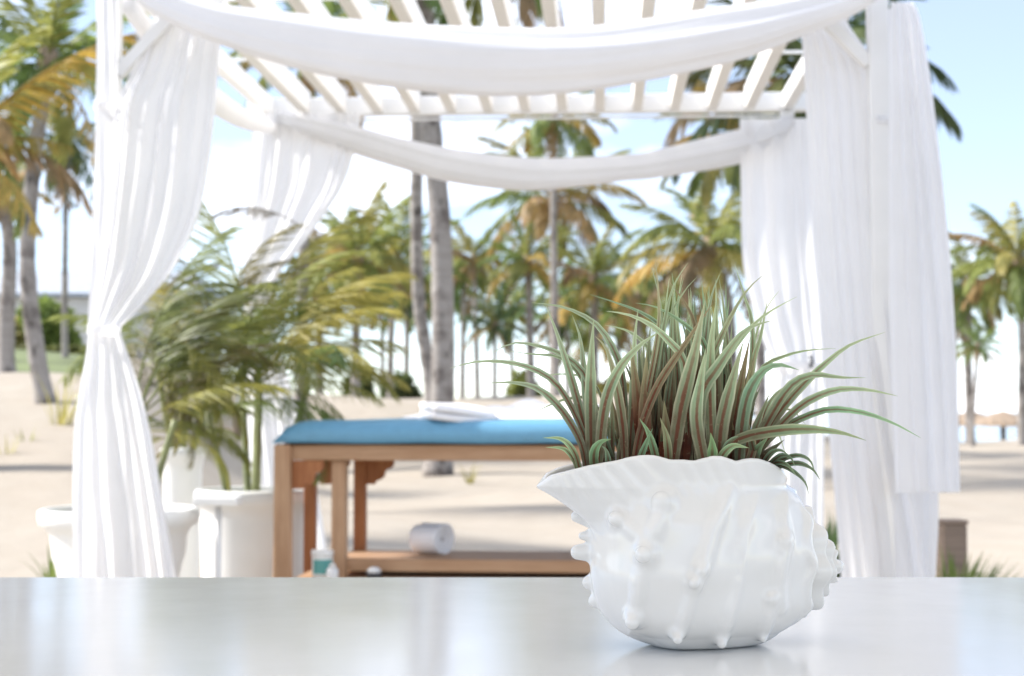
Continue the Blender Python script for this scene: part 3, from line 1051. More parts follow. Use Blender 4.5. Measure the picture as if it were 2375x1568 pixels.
def palm(label, cx, cy, Y, flen, n, pal, width, via=(), base=None, seed=0, dead=0.15, low=-35, top=82):
    """cx, cy: crown in the photo; flen, width: frond length and trunk width in photo pixels; via: trunk points on the way down"""
    C = W(cx, cy, Y)
    bx = base if base is not None else (via[-1][0] if via else cx)
    bp = W(bx, HOR, Y)
    zg = gz(bp.x, bp.y) - 0.08
    root = empty('palm_tree', (bp.x, bp.y, zg))
    tag(root, label, 'palm tree', 'coconut palms on the beach')
    off = Vector((bp.x, bp.y, zg))
    pts = [(0, 0, 0)] + [tuple(W(x, y, Y) - off) for x, y in reversed(via) if W(x, y, Y).z > zg + 0.3] + [tuple(C - off)]
    r = width * Y / F / 2
    trunk(root, pts, r * 1.12, r * 0.8, seed)
    L = flen * Y / F
    # fibrous heart at the top of the trunk
    v, f = lathe([(r * 0.7, -0.9 * r * 4), (r * 1.25, -0.4 * r * 4), (r * 1.5, 0.0), (r * 1.0, r * 2.2), (0.0, r * 3.2)], 12)
    h = link('crown_shaft', mesh('crown_shaft', v, f), M['thatch'], root, C - off)
    crown(root, C - off, L, n, pal, seed, dead, top, low)
    return root


palm('grey trunked palm curving out of the sand beside the lawn', 112, 150, 17, 300, 22, 'green', 38, [(85, 330), (66, 520), (65, 650), (82, 800), (108, 900)], seed=1, dead=0.1)
palm('thin dark palm with drooping fronds above the grey building roof', 150, 325, 27, 170, 20, 'dark', 14, [(152, 440), (150, 700)], seed=2, low=-85, dead=0.25, top=60)
palm('thick pale palm trunk at the edge of the hedge with brown fronds', -5, 450, 21, 150, 18, 'olive', 36, [(22, 560), (15, 760)], seed=3, dead=0.8)
palm('tall thick trunked coconut palm standing in sand behind the massage table', 955, -230, 23, 520, 26, 'green', 52, [(985, 40), (1000, 290), (1018, 480), (1027, 700), (1026, 930)], base=1015, seed=5, dead=0.12)
palm('slender leaning palm just beside the tallest thick trunk', 945, -190, 30, 380, 22, 'olive', 29, [(965, 290), (966, 500), (972, 700), (1000, 900)], seed=6, dead=0.25)
palm('palm with browning fronds centred below the back swag', 1280, 470, 48, 215, 24, 'olive', 20, [(1284, 560), (1284, 930)], seed=7, dead=0.4)
palm('bushy green palm below and left of the browning one', 1224, 610, 44, 140, 24, 'green', 19, [(1228, 720), (1232, 930)], seed=8, dead=0.15)
palm('round crowned palm directly above the left tips of the table plant', 1378, 650, 46, 165, 24, 'olive', 20, [(1380, 930)], seed=9, dead=0.2)
palm('broad feathery palm next to the rear right curtain', 1648, 580, 37, 250, 26, 'olive', 24, [(1690, 700), (1700, 930)], seed=10, dead=0.15)
palm('small dark young palm alone against pale sky', 1148, 755, 41, 95, 20, 'dark', 11, [(1147, 930)], seed=11, dead=0.05)
palm('olive palm seen over the potted palm beside the thick trunk', 832, 600, 38, 190, 24, 'olive', 20, [(827, 720), (824, 930)], seed=12, dead=0.2)
palm('yellowish palm directly left of the paired trunks', 925, 610, 43, 170, 24, 'olive', 15, [(908, 760), (905, 930)], seed=13, dead=0.15)
palm('tall palm whose crown hangs between the back beam and the back swag', 1285, 275, 34, 170, 22, 'olive', 18, [(1284, 560), (1290, 930)], seed=14, dead=0.15, low=-60)
rp = palm('dark palm seen through the rafters above the right curtains', 1860, 190, 20, 380, 24, 'dark', 34, [(1845, 500), (1838, 930)], seed=15, dead=0.08, low=-50)
for (az_, el_, l_, fam_) in ((4, 24, 2.0, HOR_[1]), (20, 40, 1.9, UPR[0]), (-15, 8, 2.05, HOR_[0])):
    o = link('frond', fam_, None, rp, W(1890, 215, 20) - Vector(rp.location), (0.1, -R(el_), R(az_)), l_)
    o.color = (0.09, 0.115, 0.05, 1)
palm('palm hidden behind the rear right curtain with fronds under the beam', 1738, 330, 28, 250, 22, 'olive', 24, [(1760, 700), (1765, 930)], seed=16, dead=0.15, low=-30)
palm('palm rising over the open beach beside the short outer curtain', 2250, 665, 45, 165, 26, 'olive', 19, [(2244, 780), (2250, 1000)], seed=17, dead=0.1)
palm('little palm under the taller ones near the thatched shades', 2268, 805, 42, 75, 18, 'green', 10, [(2264, 860), (2254, 1000)], seed=18, dead=0.25)
palm('palm cut off by the picture edge above the thatched shades', 2362, 610, 42, 195, 28, 'olive', 20, [(2372, 800), (2370, 1000)], seed=19, dead=0.12)
palm('olive palm behind the left rafters and the rear tied curtain', 715, 105, 26, 250, 22, 'olive', 26, [(705, 500), (700, 930)], seed=20, dead=0.15)
palm('pale green palm low behind the potted palm fronds', 740, 640, 40, 180, 22, 'olive', 18, [(742, 930)], seed=21, dead=0.1)
palm('far palm between the paired trunks and the browning palm', 1075, 640, 52, 130, 20, 'green', 12, [(1072, 930)], seed=22, dead=0.1)
palm('far palm low between the two olive palms', 945, 700, 56, 110, 20, 'dark', 14, [(942, 930)], seed=23, dead=0.1)
palm('far dark palm low behind the spiky table plant', 1480, 690, 55, 140, 20, 'olive', 14, [(1482, 930)], seed=24, dead=0.1)
palm('far low palm with a full crown between the browning palm and the bushy one', 1315, 720, 58, 130, 24, 'green', 12, [(1317, 930)], seed=25, dead=0.12)
palm('far low palm under the round crowned palm, half behind the table plant', 1432, 735, 60, 135, 24, 'olive', 12, [(1434, 930)], seed=26, dead=0.15)
palm('far low palm under the broad feathery palm beside the rear right curtain', 1560, 690, 57, 140, 24, 'green', 12, [(1562, 930)], seed=27, dead=0.12)
palm('far low palm seen just right of the paired trunks', 1100, 600, 50, 120, 22, 'olive', 12, [(1108, 930)], seed=28, dead=0.2)
for (lab, cx_, cy_, Y_, L_px, pal_, sd) in (
        ('far low palm mostly behind the thick trunk of the tallest palm', 1035, 700, 55, 110, 'green', 41),
        ('far low palm between the small dark palm and the bushy palm', 1185, 715, 60, 110, 'olive', 42),
        ('far low palm behind the tall upright leaves of the table plant', 1370, 770, 62, 120, 'green', 43),
        ('far low palm under the yellowish palm left of the paired trunks', 885, 690, 58, 115, 'olive', 44),
        ('far low palm beside the palm over the open beach, hugging the short curtain', 2215, 740, 58, 100, 'green', 45)):
    palm(lab, cx_, cy_, Y_, L_px, 22, pal_, 11, [(cx_ + 3, 930)], seed=sd, dead=0.12)
# the big yellowing frond in the upper corner, on a palm outside the picture edge
C = W(-90, 330, 13)
bp = W(-150, HOR, 13)
zg = gz(bp.x, bp.y) - 0.08
yp = empty('palm_tree', (bp.x, bp.y, zg))
tag(yp, 'palm at the picture edge with one long yellow frond reaching the pergola post', 'palm tree', 'coconut palms on the beach')
off = Vector((bp.x, bp.y, zg))
trunk(yp, [(0, 0, 0), tuple((C - off) * 0.5 + Vector((0.1, 0, 0))), tuple(C - off)], 0.13, 0.1, 31)
big = frond_mesh(44, 0.55, 44, 0.30, 0.022, -0.25, 2.2, seg=3, rach=0.016)
o = link('frond', big, None, yp, C - off, (R(8), -R(46), R(4)), 1.75)
o.color = (0.46, 0.33, 0.085, 1)
o = link('frond', big, None, yp, C - off, (R(0), -R(8), R(-8)), 1.0)
o.color = (0.40, 0.32, 0.09, 1)
crown(yp, C - off, 1.2, 14, 'olive', 33, 0.4, 80, -30)

# potted areca palms
def areca(label, base, spread, spec, seed, ncane=5, kids=2, squeeze=1.0):
    rnd = random.Random(seed)
    root = empty('potted_palm', base)
    tag(root, label, 'potted palm', 'areca palms growing in the white planters')
    off = Vector(base)
    tops = []
    for i in range(ncane):
        a = 6.28 * i / ncane + rnd.uniform(-0.5, 0.5)
        r = spread * rnd.uniform(0.3, 1)
        h = rnd.uniform(0.38, 0.62)
        p0 = Vector((r * math.cos(a), r * math.sin(a), -0.03))
        p1 = p0 + Vector((0.07 * math.cos(a), 0.07 * math.sin(a), h * 0.5))
        p2 = p1 + Vector((0.06 * math.cos(a), 0.06 * math.sin(a), h * 0.5))
        v, f = tube([Vector(q) for q in catmull([p0, p1, p2], 12)], [0.018 - 0.008 * k / 12 + (0.002 if k % 3 == 0 else 0) for k in range(13)], 8)
        link('cane', mesh('cane', v, f), M['cane'], root)
        tops.append(p2)
    for (px, py, Y, L, el, az, colr, roll) in spec:
        if abs(az) <= 40 and -15 < el < 72: L *= squeeze
        P = W(px, py, Y) - off
        o = link('frond', ARE[rnd.randrange(4)], None, root, P, (R(roll), -R(el), R(az)), L)
        c = rnd.uniform(0.85, 1.2)
        o.color = (colr[0] * c, colr[1] * c, colr[2] * c, 1)
    for tpt in tops:
        for k in range(kids):
            o = link('frond', ARE[rnd.randrange(4)], None, root, tpt - Vector((0, 0, 0.02)), (rnd.uniform(-.4, .4), -R(rnd.uniform(15, 75)), rnd.uniform(0, 6.28)), rnd.uniform(0.55, 0.85))
            setcol(o, rnd, rnd.choice(['olive', 'olive', 'green']))
    return root


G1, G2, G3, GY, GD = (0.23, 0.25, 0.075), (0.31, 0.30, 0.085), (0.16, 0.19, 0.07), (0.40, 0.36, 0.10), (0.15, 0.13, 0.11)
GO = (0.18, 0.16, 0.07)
areca('big feathery palm in the straight planter spreading over the massage table', (pB.x, pB.y, zB - 0.045), 0.12,
      [(560, 900, 6.75, 1.05, 78, 20, G2, 10), (585, 900, 6.7, 1.10, 62, 0, GY, 0), (600, 880, 6.75, 0.95, 48, -12, GY, -15), (600, 890, 6.6, 0.85, 30, 8, G2, 10),
       (610, 900, 6.65, 0.72, 14, -20, G2, 0), (620, 900, 6.7, 0.65, 0, 15, G1, 0), (570, 880, 6.8, 1.05, 88, 160, G1, 0), 
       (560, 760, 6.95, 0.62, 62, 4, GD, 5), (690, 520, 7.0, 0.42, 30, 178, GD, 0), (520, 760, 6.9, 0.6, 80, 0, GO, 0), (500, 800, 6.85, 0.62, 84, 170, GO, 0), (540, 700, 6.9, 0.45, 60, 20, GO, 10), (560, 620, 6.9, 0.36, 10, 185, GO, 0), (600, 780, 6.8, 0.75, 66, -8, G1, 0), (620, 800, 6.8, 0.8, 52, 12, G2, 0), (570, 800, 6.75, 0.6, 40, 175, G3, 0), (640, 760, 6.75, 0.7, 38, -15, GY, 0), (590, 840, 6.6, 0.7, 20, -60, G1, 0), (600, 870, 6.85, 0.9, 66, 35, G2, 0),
       (640, 830, 6.7, 0.72, 45, -30, GY, 20), (560, 860, 6.6, 0.8, 55, -70, G1, 0), (620, 900, 6.65, 0.6, -10, -45, G3, 0), (590, 900, 6.7, 0.9, 40, 25, G2, -20),
       (640, 880, 6.7, 0.75, 22, -5, GY, 15), (610, 860, 6.7, 0.9, 50, 10, GY, 10), (600, 880, 6.65, 0.8, 35, -25, GY, -10)], 5, squeeze=0.8)
_r = random.Random(91)
areca('dense dark olive palm in the flared planter behind the front curtain', (pA.x, pA.y, zA - 0.045), 0.14,
      [(320, 960, 6.05, 0.8, 70, 20, G3, 0), (330, 950, 6.1, 0.72, 52, 5, G1, 10), (330, 980, 6.05, 0.62, 32, -8, G2, 0), (340, 990, 6.1, 0.5, 12, 15, G1, 0),
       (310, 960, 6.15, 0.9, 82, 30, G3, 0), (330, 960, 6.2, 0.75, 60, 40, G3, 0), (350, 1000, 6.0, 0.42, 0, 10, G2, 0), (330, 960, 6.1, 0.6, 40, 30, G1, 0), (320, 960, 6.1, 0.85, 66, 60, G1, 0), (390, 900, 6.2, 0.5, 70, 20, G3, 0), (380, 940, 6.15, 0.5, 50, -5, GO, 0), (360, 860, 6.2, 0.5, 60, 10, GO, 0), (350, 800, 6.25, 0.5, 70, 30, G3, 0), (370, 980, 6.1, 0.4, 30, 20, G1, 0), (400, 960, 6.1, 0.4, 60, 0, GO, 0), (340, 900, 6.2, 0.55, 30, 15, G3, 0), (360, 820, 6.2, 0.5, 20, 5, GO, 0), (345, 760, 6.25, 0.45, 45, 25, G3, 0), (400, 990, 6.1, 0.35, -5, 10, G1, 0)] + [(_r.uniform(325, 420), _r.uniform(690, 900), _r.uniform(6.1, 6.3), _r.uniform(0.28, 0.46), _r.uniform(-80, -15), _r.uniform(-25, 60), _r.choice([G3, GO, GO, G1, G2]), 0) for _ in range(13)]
      + [(_r.uniform(320, 400), _r.uniform(850, 1000), _r.uniform(6.1, 6.3), _r.uniform(0.3, 0.45), _r.uniform(40, 85), _r.uniform(-10, 170), _r.choice([G3, GO, G1]), 0) for _ in range(6)], 9, kids=0)
areca('low leafy palm in the tall pale planter', (pC.x, pC.y, zC_ - 0.045), 0.04,
      [(424, 1030, 7.25, 0.5, 75, 0, G1, 0), (424, 1030, 7.25, 0.5, 50, 30, G3, 0), (424, 1030, 7.25, 0.45, 45, 160, G3, 0), (424, 1030, 7.2, 0.42, 30, -40, G1, 0), (424, 1030, 7.2, 0.4, 20, 190, G2, 0),
       (430, 1000, 7.25, 0.75, 85, 120, G3, 0), (430, 1000, 7.25, 0.7, 68, -20, G3, 0)], 12, ncane=3)

# ------------------------------------------------------------------ hedges and bushes
def bush(name, label, cat, px0, px1, py_top, Y, depth, pal, seed, count=900, leaf=0.14, group=None, boxy=False):
    rnd = random.Random(seed)
    a, b = W(px0, py_top, Y), W(px1, py_top, Y)
    cx = (a.x + b.x) / 2
    zg = gz(cx, Y) - 0.05
    hw, h = (b.x - a.x) / 2, a.z - zg
    vs, fs = [], []
    for i in range(count):
        th, u = rnd.uniform(0, 6.283), rnd.random()
        if boxy:
            p = Vector((rnd.uniform(-hw, hw), rnd.uniform(-depth, depth), rnd.uniform(0.03, 1) * h))
            p.z *= 0.93 + 0.07 * math.sin(p.x * 3)
        else:
            rr = rnd.uniform(0.45, 1.0) ** 0.5
            ph = math.acos(1 - u)
            lump = 0.82 + 0.18 * math.sin(3 * th + seed) * math.sin(4 * ph + seed)
            p = Vector((hw * rr * lump * math.sin(ph) * math.cos(th), depth * rr * lump * math.sin(ph) * math.sin(th), h * rr * lump * math.cos(ph) * 0.98 + 0.02))
        s = leaf * rnd.uniform(0.6, 1.3)
        d1 = Vector((rnd.gauss(0, 1), rnd.gauss(0, 1), rnd.gauss(0, 0.7))).normalized()
        d2 = d1.cross(Vector((rnd.gauss(0, 1), rnd.gauss(0, 1), rnd.gauss(0, 1)))).normalized()
        k = len(vs)
        vs += [p - d1 * s, p + d2 * s * 0.4, p + d1 * s, p - d2 * s * 0.4]
        fs.append((k, k + 1, k + 2, k + 3))
    me = mesh(name, vs, fs, False)
    me.materials.append(M['leaf'])
    root = empty(name, (cx, Y, zg))
    tag(root, label, cat, group)
    o = link('foliage', me, None, root)
    setcol(o, rnd, pal)
    v, f = tube([(0, 0, 0), (0.02, 0, h * 0.35), (-0.03, 0.02, h * 0.7)], [0.05, 0.04, 0.02], 7)
    link('stem', mesh('stem', v, f), M['bark'], root)


bush('hedge', 'clipped dark green hedge along the lawn below the building', 'hedge', -110, 300, 806, 33, 0.5, 'dark', 1, 3600, 0.10, boxy=True)
bush('bush', 'rounded bright green bush in front of the grey roofed building', 'bush', 15, 195, 672, 35, 1.0, 'green', 2, 2600, 0.19)
bush('bush', 'dull green bush at the picture edge beside the pale trunk', 'bush', -75, 70, 725, 34, 0.7, 'olive', 3, 1500, 0.17)
bush('bush', 'low dark bush on the sand crest behind the potted palm', 'bush', 790, 880, 842, 44, 0.7, 'dark', 4, 1000, 0.14)
bush('bush', 'low wide dark bush on the sand crest left of the thick trunk', 'bush', 868, 985, 850, 47, 0.8, 'dark', 5, 1200, 0.14)
bush('bush', 'rounded olive bush on the sand crest under the bushy palm', 'bush', 1168, 1260, 848, 45, 0.7, 'olive', 6, 1000, 0.14)
bush('bush', 'olive bush on the sand crest behind the table plant', 'bush', 1330, 1520, 870, 46, 0.8, 'olive', 8, 1400, 0.14)
bush('bush', 'grey green bush behind the rear right curtain', 'bush', 1560, 1790, 850, 46, 0.8, 'dark', 9, 1400, 0.14)


def grass_clump(name, label, px, py_base, Y, h, n, pal, seed, spread, cat='plant'):
    rnd = random.Random(seed)
    b = W(px, py_base, Y)
    zg = gz(b.x, Y) - 0.01
    root = empty(name, (b.x, Y, zg))
    tag(root, label, cat)
    vs, fs = [], []
    for i in range(n):
        a = rnd.uniform(0, 6.283)
        r = spread * rnd.random() ** 0.6 * 0.4
        p = Vector((r * math.cos(a), r * math.sin(a), 0))
        l = h * rnd.uniform(0.6, 1.1)
        lean = rnd.uniform(0.05, 0.75)
        d = Vector((math.cos(a) * lean, math.sin(a) * lean, 1)).normalized()
        sd_ = Vector((-math.sin(a), math.cos(a), 0)) * (0.02 * h + 0.003)
        k = len(vs)
        for q in range(5):
            w_ = (1, 1.1, 0.8, 0.5, 0.05)[q]
            vs += [p - sd_ * w_, p + sd_ * w_]
            p = p + d * l / 4
            d = (d + Vector((math.cos(a) * 0.12, math.sin(a) * 0.12, -0.16 * lean))).normalized()
        for q in range(4): fs.append((k + 2 * q, k + 2 * q + 1, k + 2 * q + 3, k + 2 * q + 2))
    me = mesh(name, vs, fs, False)
    me.materials.append(M['leaf'])
    o = link('foliage', me, None, root)
    setcol(o, rnd, pal)


grass_clump('grass_clump', 'green grassy clump in front of the tan timber post', 2215, 1400, 6.9, 0.40, 260, 'green', 1, 0.22)
grass_clump('grass_clump', 'wispy loose grass tuft right of the tan timber post', 2268, 1400, 7.2, 0.33, 36, 'green', 2, 0.12)
grass_clump('grass_clump', 'dark grass clump in the gap between the right curtains', 1918, 1400, 8.6, 0.50, 160, 'dark', 3, 0.2)
grass_clump('young_palm_shoot', 'yellow green young palm shoot beside the front curtain and the curving trunk', 140, 930, 15.5, 0.55, 14, 'olive', 4, 0.35)
grass_clump('young_palm_shoot', 'single low green shoot in the sand left of the flared planter', 118, 1300, 9.0, 0.26, 14, 'green', 5, 0.12)
grass_clump('young_palm_shoot', 'tiny yellow green sprout in the sand behind the massage table', 1090, 1090, 21.0, 0.35, 14, 'olive', 6, 0.12)
grass_clump('dune_grass', 'sparse pale grass at the picture edge on the sand slope', 18, 960, 13.5, 0.22, 9, 'olive', 7, 0.25)
grass_clump('dune_grass', 'sparse pale grass tuft nearer the curving palm trunk', 60, 960, 14.2, 0.2, 8, 'olive', 8, 0.25)

# tan timber post, white post
p = W(2205, 1205, 7.6)
r_ = empty('timber_bollard', (p.x, p.y, gz(p.x, p.y)))
tag(r_, 'short square tan timber post standing in the sand', 'post')
hh = p.z - gz(p.x, p.y)
link('shaft', box(0.118, 0.118, hh - 0.02, 0.006), M['stone'], r_, (0, 0, (hh - 0.02) / 2), (0, 0, R(8)))
link('cap', box(0.13, 0.13, 0.02, 0.004), M['stone'], r_, (0, 0, hh - 0.0095), (0, 0, R(8)))
p = W(568, 1075, 25)
zg = gz(p.x, p.y)
r_ = empty('white_column', (p.x, p.y, zg))
tag(r_, 'white column on a tan base out on the sand behind the potted palm', 'column')
link('base', box(0.32, 0.32, 0.5, 0.01), M['stone'], r_, (0, 0, 0.25))
link('shaft', box(0.26, 0.26, 1.4, 0.01), M['paint'], r_, (0, 0, 0.5 + 0.7))
link('cap', box(0.34, 0.34, 0.08, 0.01), M['paint'], r_, (0, 0, 1.9 + 0.041))

# thatched shades on the lower beach
def shade(label, px, Y, rad, seed):
    rnd = random.Random(seed)
    p = W(px, 952, Y)
    zg = gz(p.x, Y)
    r = empty('thatched_shade', (p.x, Y, zg))
    tag(r, label, 'beach shade', 'thatched shades on the lower beach')
    top = p.z - zg
    vs, fs = [], []
    n = 40
    prof = [(0.02, 0.0), (0.3, 0.16), (0.62, 0.36), (0.9, 0.56), (1.0, 0.72), (0.88, 0.68), (0.4, 0.42), (0.0, 0.2)]
    for (u, dz) in prof:
        for k in range(n):
            th = 6.2832 * k / n
            j = 1 + (rnd.uniform(-0.05, 0.05) if u > 0.5 else 0)
            vs.append((rad * u * j * math.cos(th), rad * u * j * math.sin(th), top - dz * 0.9 + (rnd.uniform(-0.06, 0.04) if 0.95 < u else 0)))
    for i in range(len(prof) - 1):
        for k in range(n): fs.append((i * n + k, i * n + (k + 1) % n, (i + 1) * n + (k + 1) % n, (i + 1) * n + k))
    link('thatch', mesh('thatch', vs, fs, False), M['thatch'], r)
    link('pole', mesh('pole', *tube([(0, 0, -0.1), (0, 0, top - 0.25)], 0.11, 10)), M['polew'], r)


shade('thatched beach shade nearest the short outer curtain', 2252, 68, 1.55, 1)
shade('middle thatched beach shade with its pole against the blue sea', 2326, 66, 1.6, 2)
shade('thatched beach shade at the picture edge behind the palm trunk', 2398, 68, 1.6, 3)
shade('thatched beach shade mostly hidden behind the short outer curtain', 2180, 70, 1.55, 4)

# grey roofed building beyond the hedge
p = W(150, 700, 70)
zg = gz(p.x, 70)
hb = empty('bungalow', (p.x + 1.2, 72, zg))
tag(hb, 'pale building with a grey blue roof behind the bushes', 'building')
eave = W(150, 694, 70).z - zg
ridge = W(150, 646, 74).z - zg
link('wall', box(10.0, 6.0, eave, 0.02), M['wall'], hb, (0, 0, eave / 2))
e2 = eave + 0.02
rv = [(-5.5, -3.5, e2), (5.5, -3.5, e2), (5.5, 3.5, e2), (-5.5, 3.5, e2), (-4.2, 0, ridge), (4.2, 0, ridge), (-5.5, -3.5, e2 - 0.15), (5.5, -3.5, e2 - 0.15), (5.5, 3.5, e2 - 0.15), (-5.5, 3.5, e2 - 0.15)]
rv = [(x, y, z + 0.16) for x, y, z in rv]
link('roof', mesh('roof', rv, [(0, 1, 5, 4), (1, 2, 5), (2, 3, 4, 5), (3, 0, 4), (0, 6, 7, 1), (1, 7, 8, 2), (2, 8, 9, 3), (3, 9, 6, 0), (6, 9, 8, 7)], False), M['roof'], hb)
for x in (-3.4, -1.1, 1.2, 3.5):
    f_ = link('window', box(1.1, 0.08, 1.3, 0.01), M['paint'], hb, (x, -3.043, eave * 0.55))
    link('pane', box(0.94, 0.03, 1.14, 0.0), M['glass'], f_, (0, -0.04, 0))

# ------------------------------------------------------------------ the shell planter
KX = 6258.0                                     # close-up pixels per metre at the planter
POT = Vector(((1629.0 - CX) / F * 1.60, 1.60, TZ))


def zx(v): return (v - 1180.0) / KX
def zz(v): return (1412.0 - v) / KX


def smin(a, b, k):
    h = np.clip(0.5 + 0.5 * (b - a) / k, 0, 1)
    return b + (a - b) * h - k * h * (1 - h)


def smax(a, b, k): return -smin(-a, -b, k)


PHI, PHL = R(20), R(9)
RIM = np.array([(60, 470), (112, 430), (205, 350), (390, 292), (480, 272), (560, 258), (620, 240), (690, 226), (740, 224), (790, 229), (870, 251), (940, 252), (1020, 256), (1080, 240), (1130, 229), (1180, 230), (1230, 246), (1280, 262), (1330, 250), (1380, 246), (1430, 250), (1480, 263), (1540, 284), (1600, 312), (1660, 350), (1705, 385), (1760, 430)], float)


def f_body(X, Y, Z):
    a = X * math.cos(PHI) + Y * math.sin(PHI)
    b = -X * math.sin(PHI) + Y * math.cos(PHI)
    c = Z - zz(880)
    n = 2.7
    la = np.where(a < 0, 0.113, 0.120)
    lz = np.where(c < 0, 0.0885, 0.086)
    q = (np.abs(a / la) ** n + np.abs(b / 0.076) ** n + np.abs(c / lz) ** n) ** (1 / n)
    rad = np.sqrt(a * a + b * b + c * c)
    d = (q - 1) * rad / np.maximum(q, 1e-4)
    # hollowed panels between the crests
    ap, zp = X * KX + 1180.0, 1412.0 - Z * KX
    lines = [np.full_like(ap, 440.0), np.interp(zp, [450, 570, 780, 840, 1060, 1300], [905, 872, 778, 765, 728, 700]),
             np.interp(zp, [450, 640, 900, 980, 1290], [1285, 1192, 1100, 1062, 968]), np.interp(zp, [450, 700, 1090, 1330], [1480, 1400, 1330, 1245]),
             np.interp(zp, [450, 740, 1090, 1330], [1680, 1645, 1590, 1510]), np.full_like(ap, 1880.0)]
    front = np.clip((0.02 - b) / 0.04, 0, 1)
    dep = np.zeros_like(ap)
    for l0, l1, am in zip(lines[:-1], lines[1:], (0.0035, 0.0055, 0.0036, 0.0034, 0.0030)):
        f = np.clip((ap - l0) / np.maximum(l1 - l0, 1.0), 0, 1)
        dep = dep + am * (4 * f * (1 - f)) ** 0.8
    rowc = np.sin(math.pi * (zp - 590 + 0.12 * (ap - 1000)) / 330.0) ** 2
    dep = dep + 0.0022 * rowc
    fade = np.interp(zp, [430, 560, 1330, 1400], [0, 1, 1, 0.15])
    d = d + dep * front * fade
    th = np.arctan2(c, -b)
    # scalloped shoulder cut
    cut = a - (0.0885 + 0.0030 * np.cos(9 * th + 0.6) + 0.0018 * np.cos(18 * th + 1.2))
    d = smax(d, cut, 0.003)
    rb = np.sqrt(b * b * 1.12 + c * c)
    ring_ = np.sqrt((rb - 0.0655 - 0.0015 * np.cos(9 * th + 0.6)) ** 2 + (a - 0.0865 - 0.0030 * np.cos(9 * th + 0.6)) ** 2) - 0.0025
    d = smin(d, ring_, 0.012)
    for (cx_, cz_, ar, ab, r, k, ph) in ((0, 912, 0.111, 0.05, 0.0560, 9, 1.2), (0, 925, 0.1295, 0.08, 0.0365, 8, 2.0), (0, 948, 0.1445, 0.10, 0.0200, 7, 0.3)):
        c2 = Z - zz(cz_)
        rr = np.sqrt(b * b + c2 * c2)
        t2 = np.arctan2(c2, -b)
        R_ = r * (1 + 0.045 * np.cos(k * t2 + ph)) + 0.10 * (a - ar)
        w = smax(rr - R_, a - ar - 0.0018 * np.cos(k * t2 + ph), 0.002)
        w = np.maximum(w, ab - a)
        d = smin(d, w, 0.0025)
    c2 = Z - zz(962)
    d = smin(d, np.sqrt((a - 0.149) ** 2 * 0.5 + b * b + c2 * c2) - 0.0080, 0.004)
    return d


def lip_frame(X, Y):
    return X * math.cos(PHL) + Y * math.sin(PHL), -X * math.sin(PHL) + Y * math.cos(PHL)


def f_lip(X, Y, Z, inset=0.0):
    a, b = lip_frame(X, Y)
    zpx = 1412.0 - Z * KX
    apx = a * KX + 1180.0
    xl = np.interp(zpx, [225, 425, 470, 520, 590, 640, 760, 900], [62, 112, 196, 276, 372, 432, 538, 640]) + inset * KX * 2.2
    xr = np.interp(zpx, [225, 385, 450, 500, 600, 760, 900], [1735, 1708, 1672, 1650, 1640, 1620, 1600]) - inset * KX * 1.6
    s = np.clip((apx - xl) / (xr - xl), 0, 1)
    shape = (s ** 0.62) * ((1 - s) ** 0.42)
    shape = shape / 0.492
    wz = np.interp(zpx, [230, 330, 450, 560, 700, 900], [0.066, 0.0625, 0.060, 0.060, 0.060, 0.052])
    fl = 0.0
    if inset == 0.0:
        q = apx - 0.55 * (zpx - 250)
        amp = 0.0013 * np.interp(apx, [200, 330, 650, 820, 1250, 1500], [0.2, 1, 1, 0.45, 0.3, 0.0]) * np.interp(zpx, [230, 300, 470, 600], [0.6, 1, 0.9, 0])
        fl = amp * np.cos(2 * math.pi * q / np.interp(apx, [300, 900], [62, 95]))
    w = wz * shape - inset + fl
    d = (np.abs(b) - w) * np.interp(s, [0, 0.12, 0.3, 1], [0.55, 0.75, 0.95, 0.9])
    ends = np.maximum(xl - apx, apx - xr) / KX
    d = np.maximum(d, ends)
    rim = np.interp(apx, RIM[:, 0], RIM[:, 1])
    back = np.where(b > 0, 4 + 8 * np.sin(apx / 60.0), 0)
    if inset == 0.0:
        d = smax(d, Z - zz(rim + back), 0.004)
        d = smax(d, zz(760) - Z, 0.02)
    return d


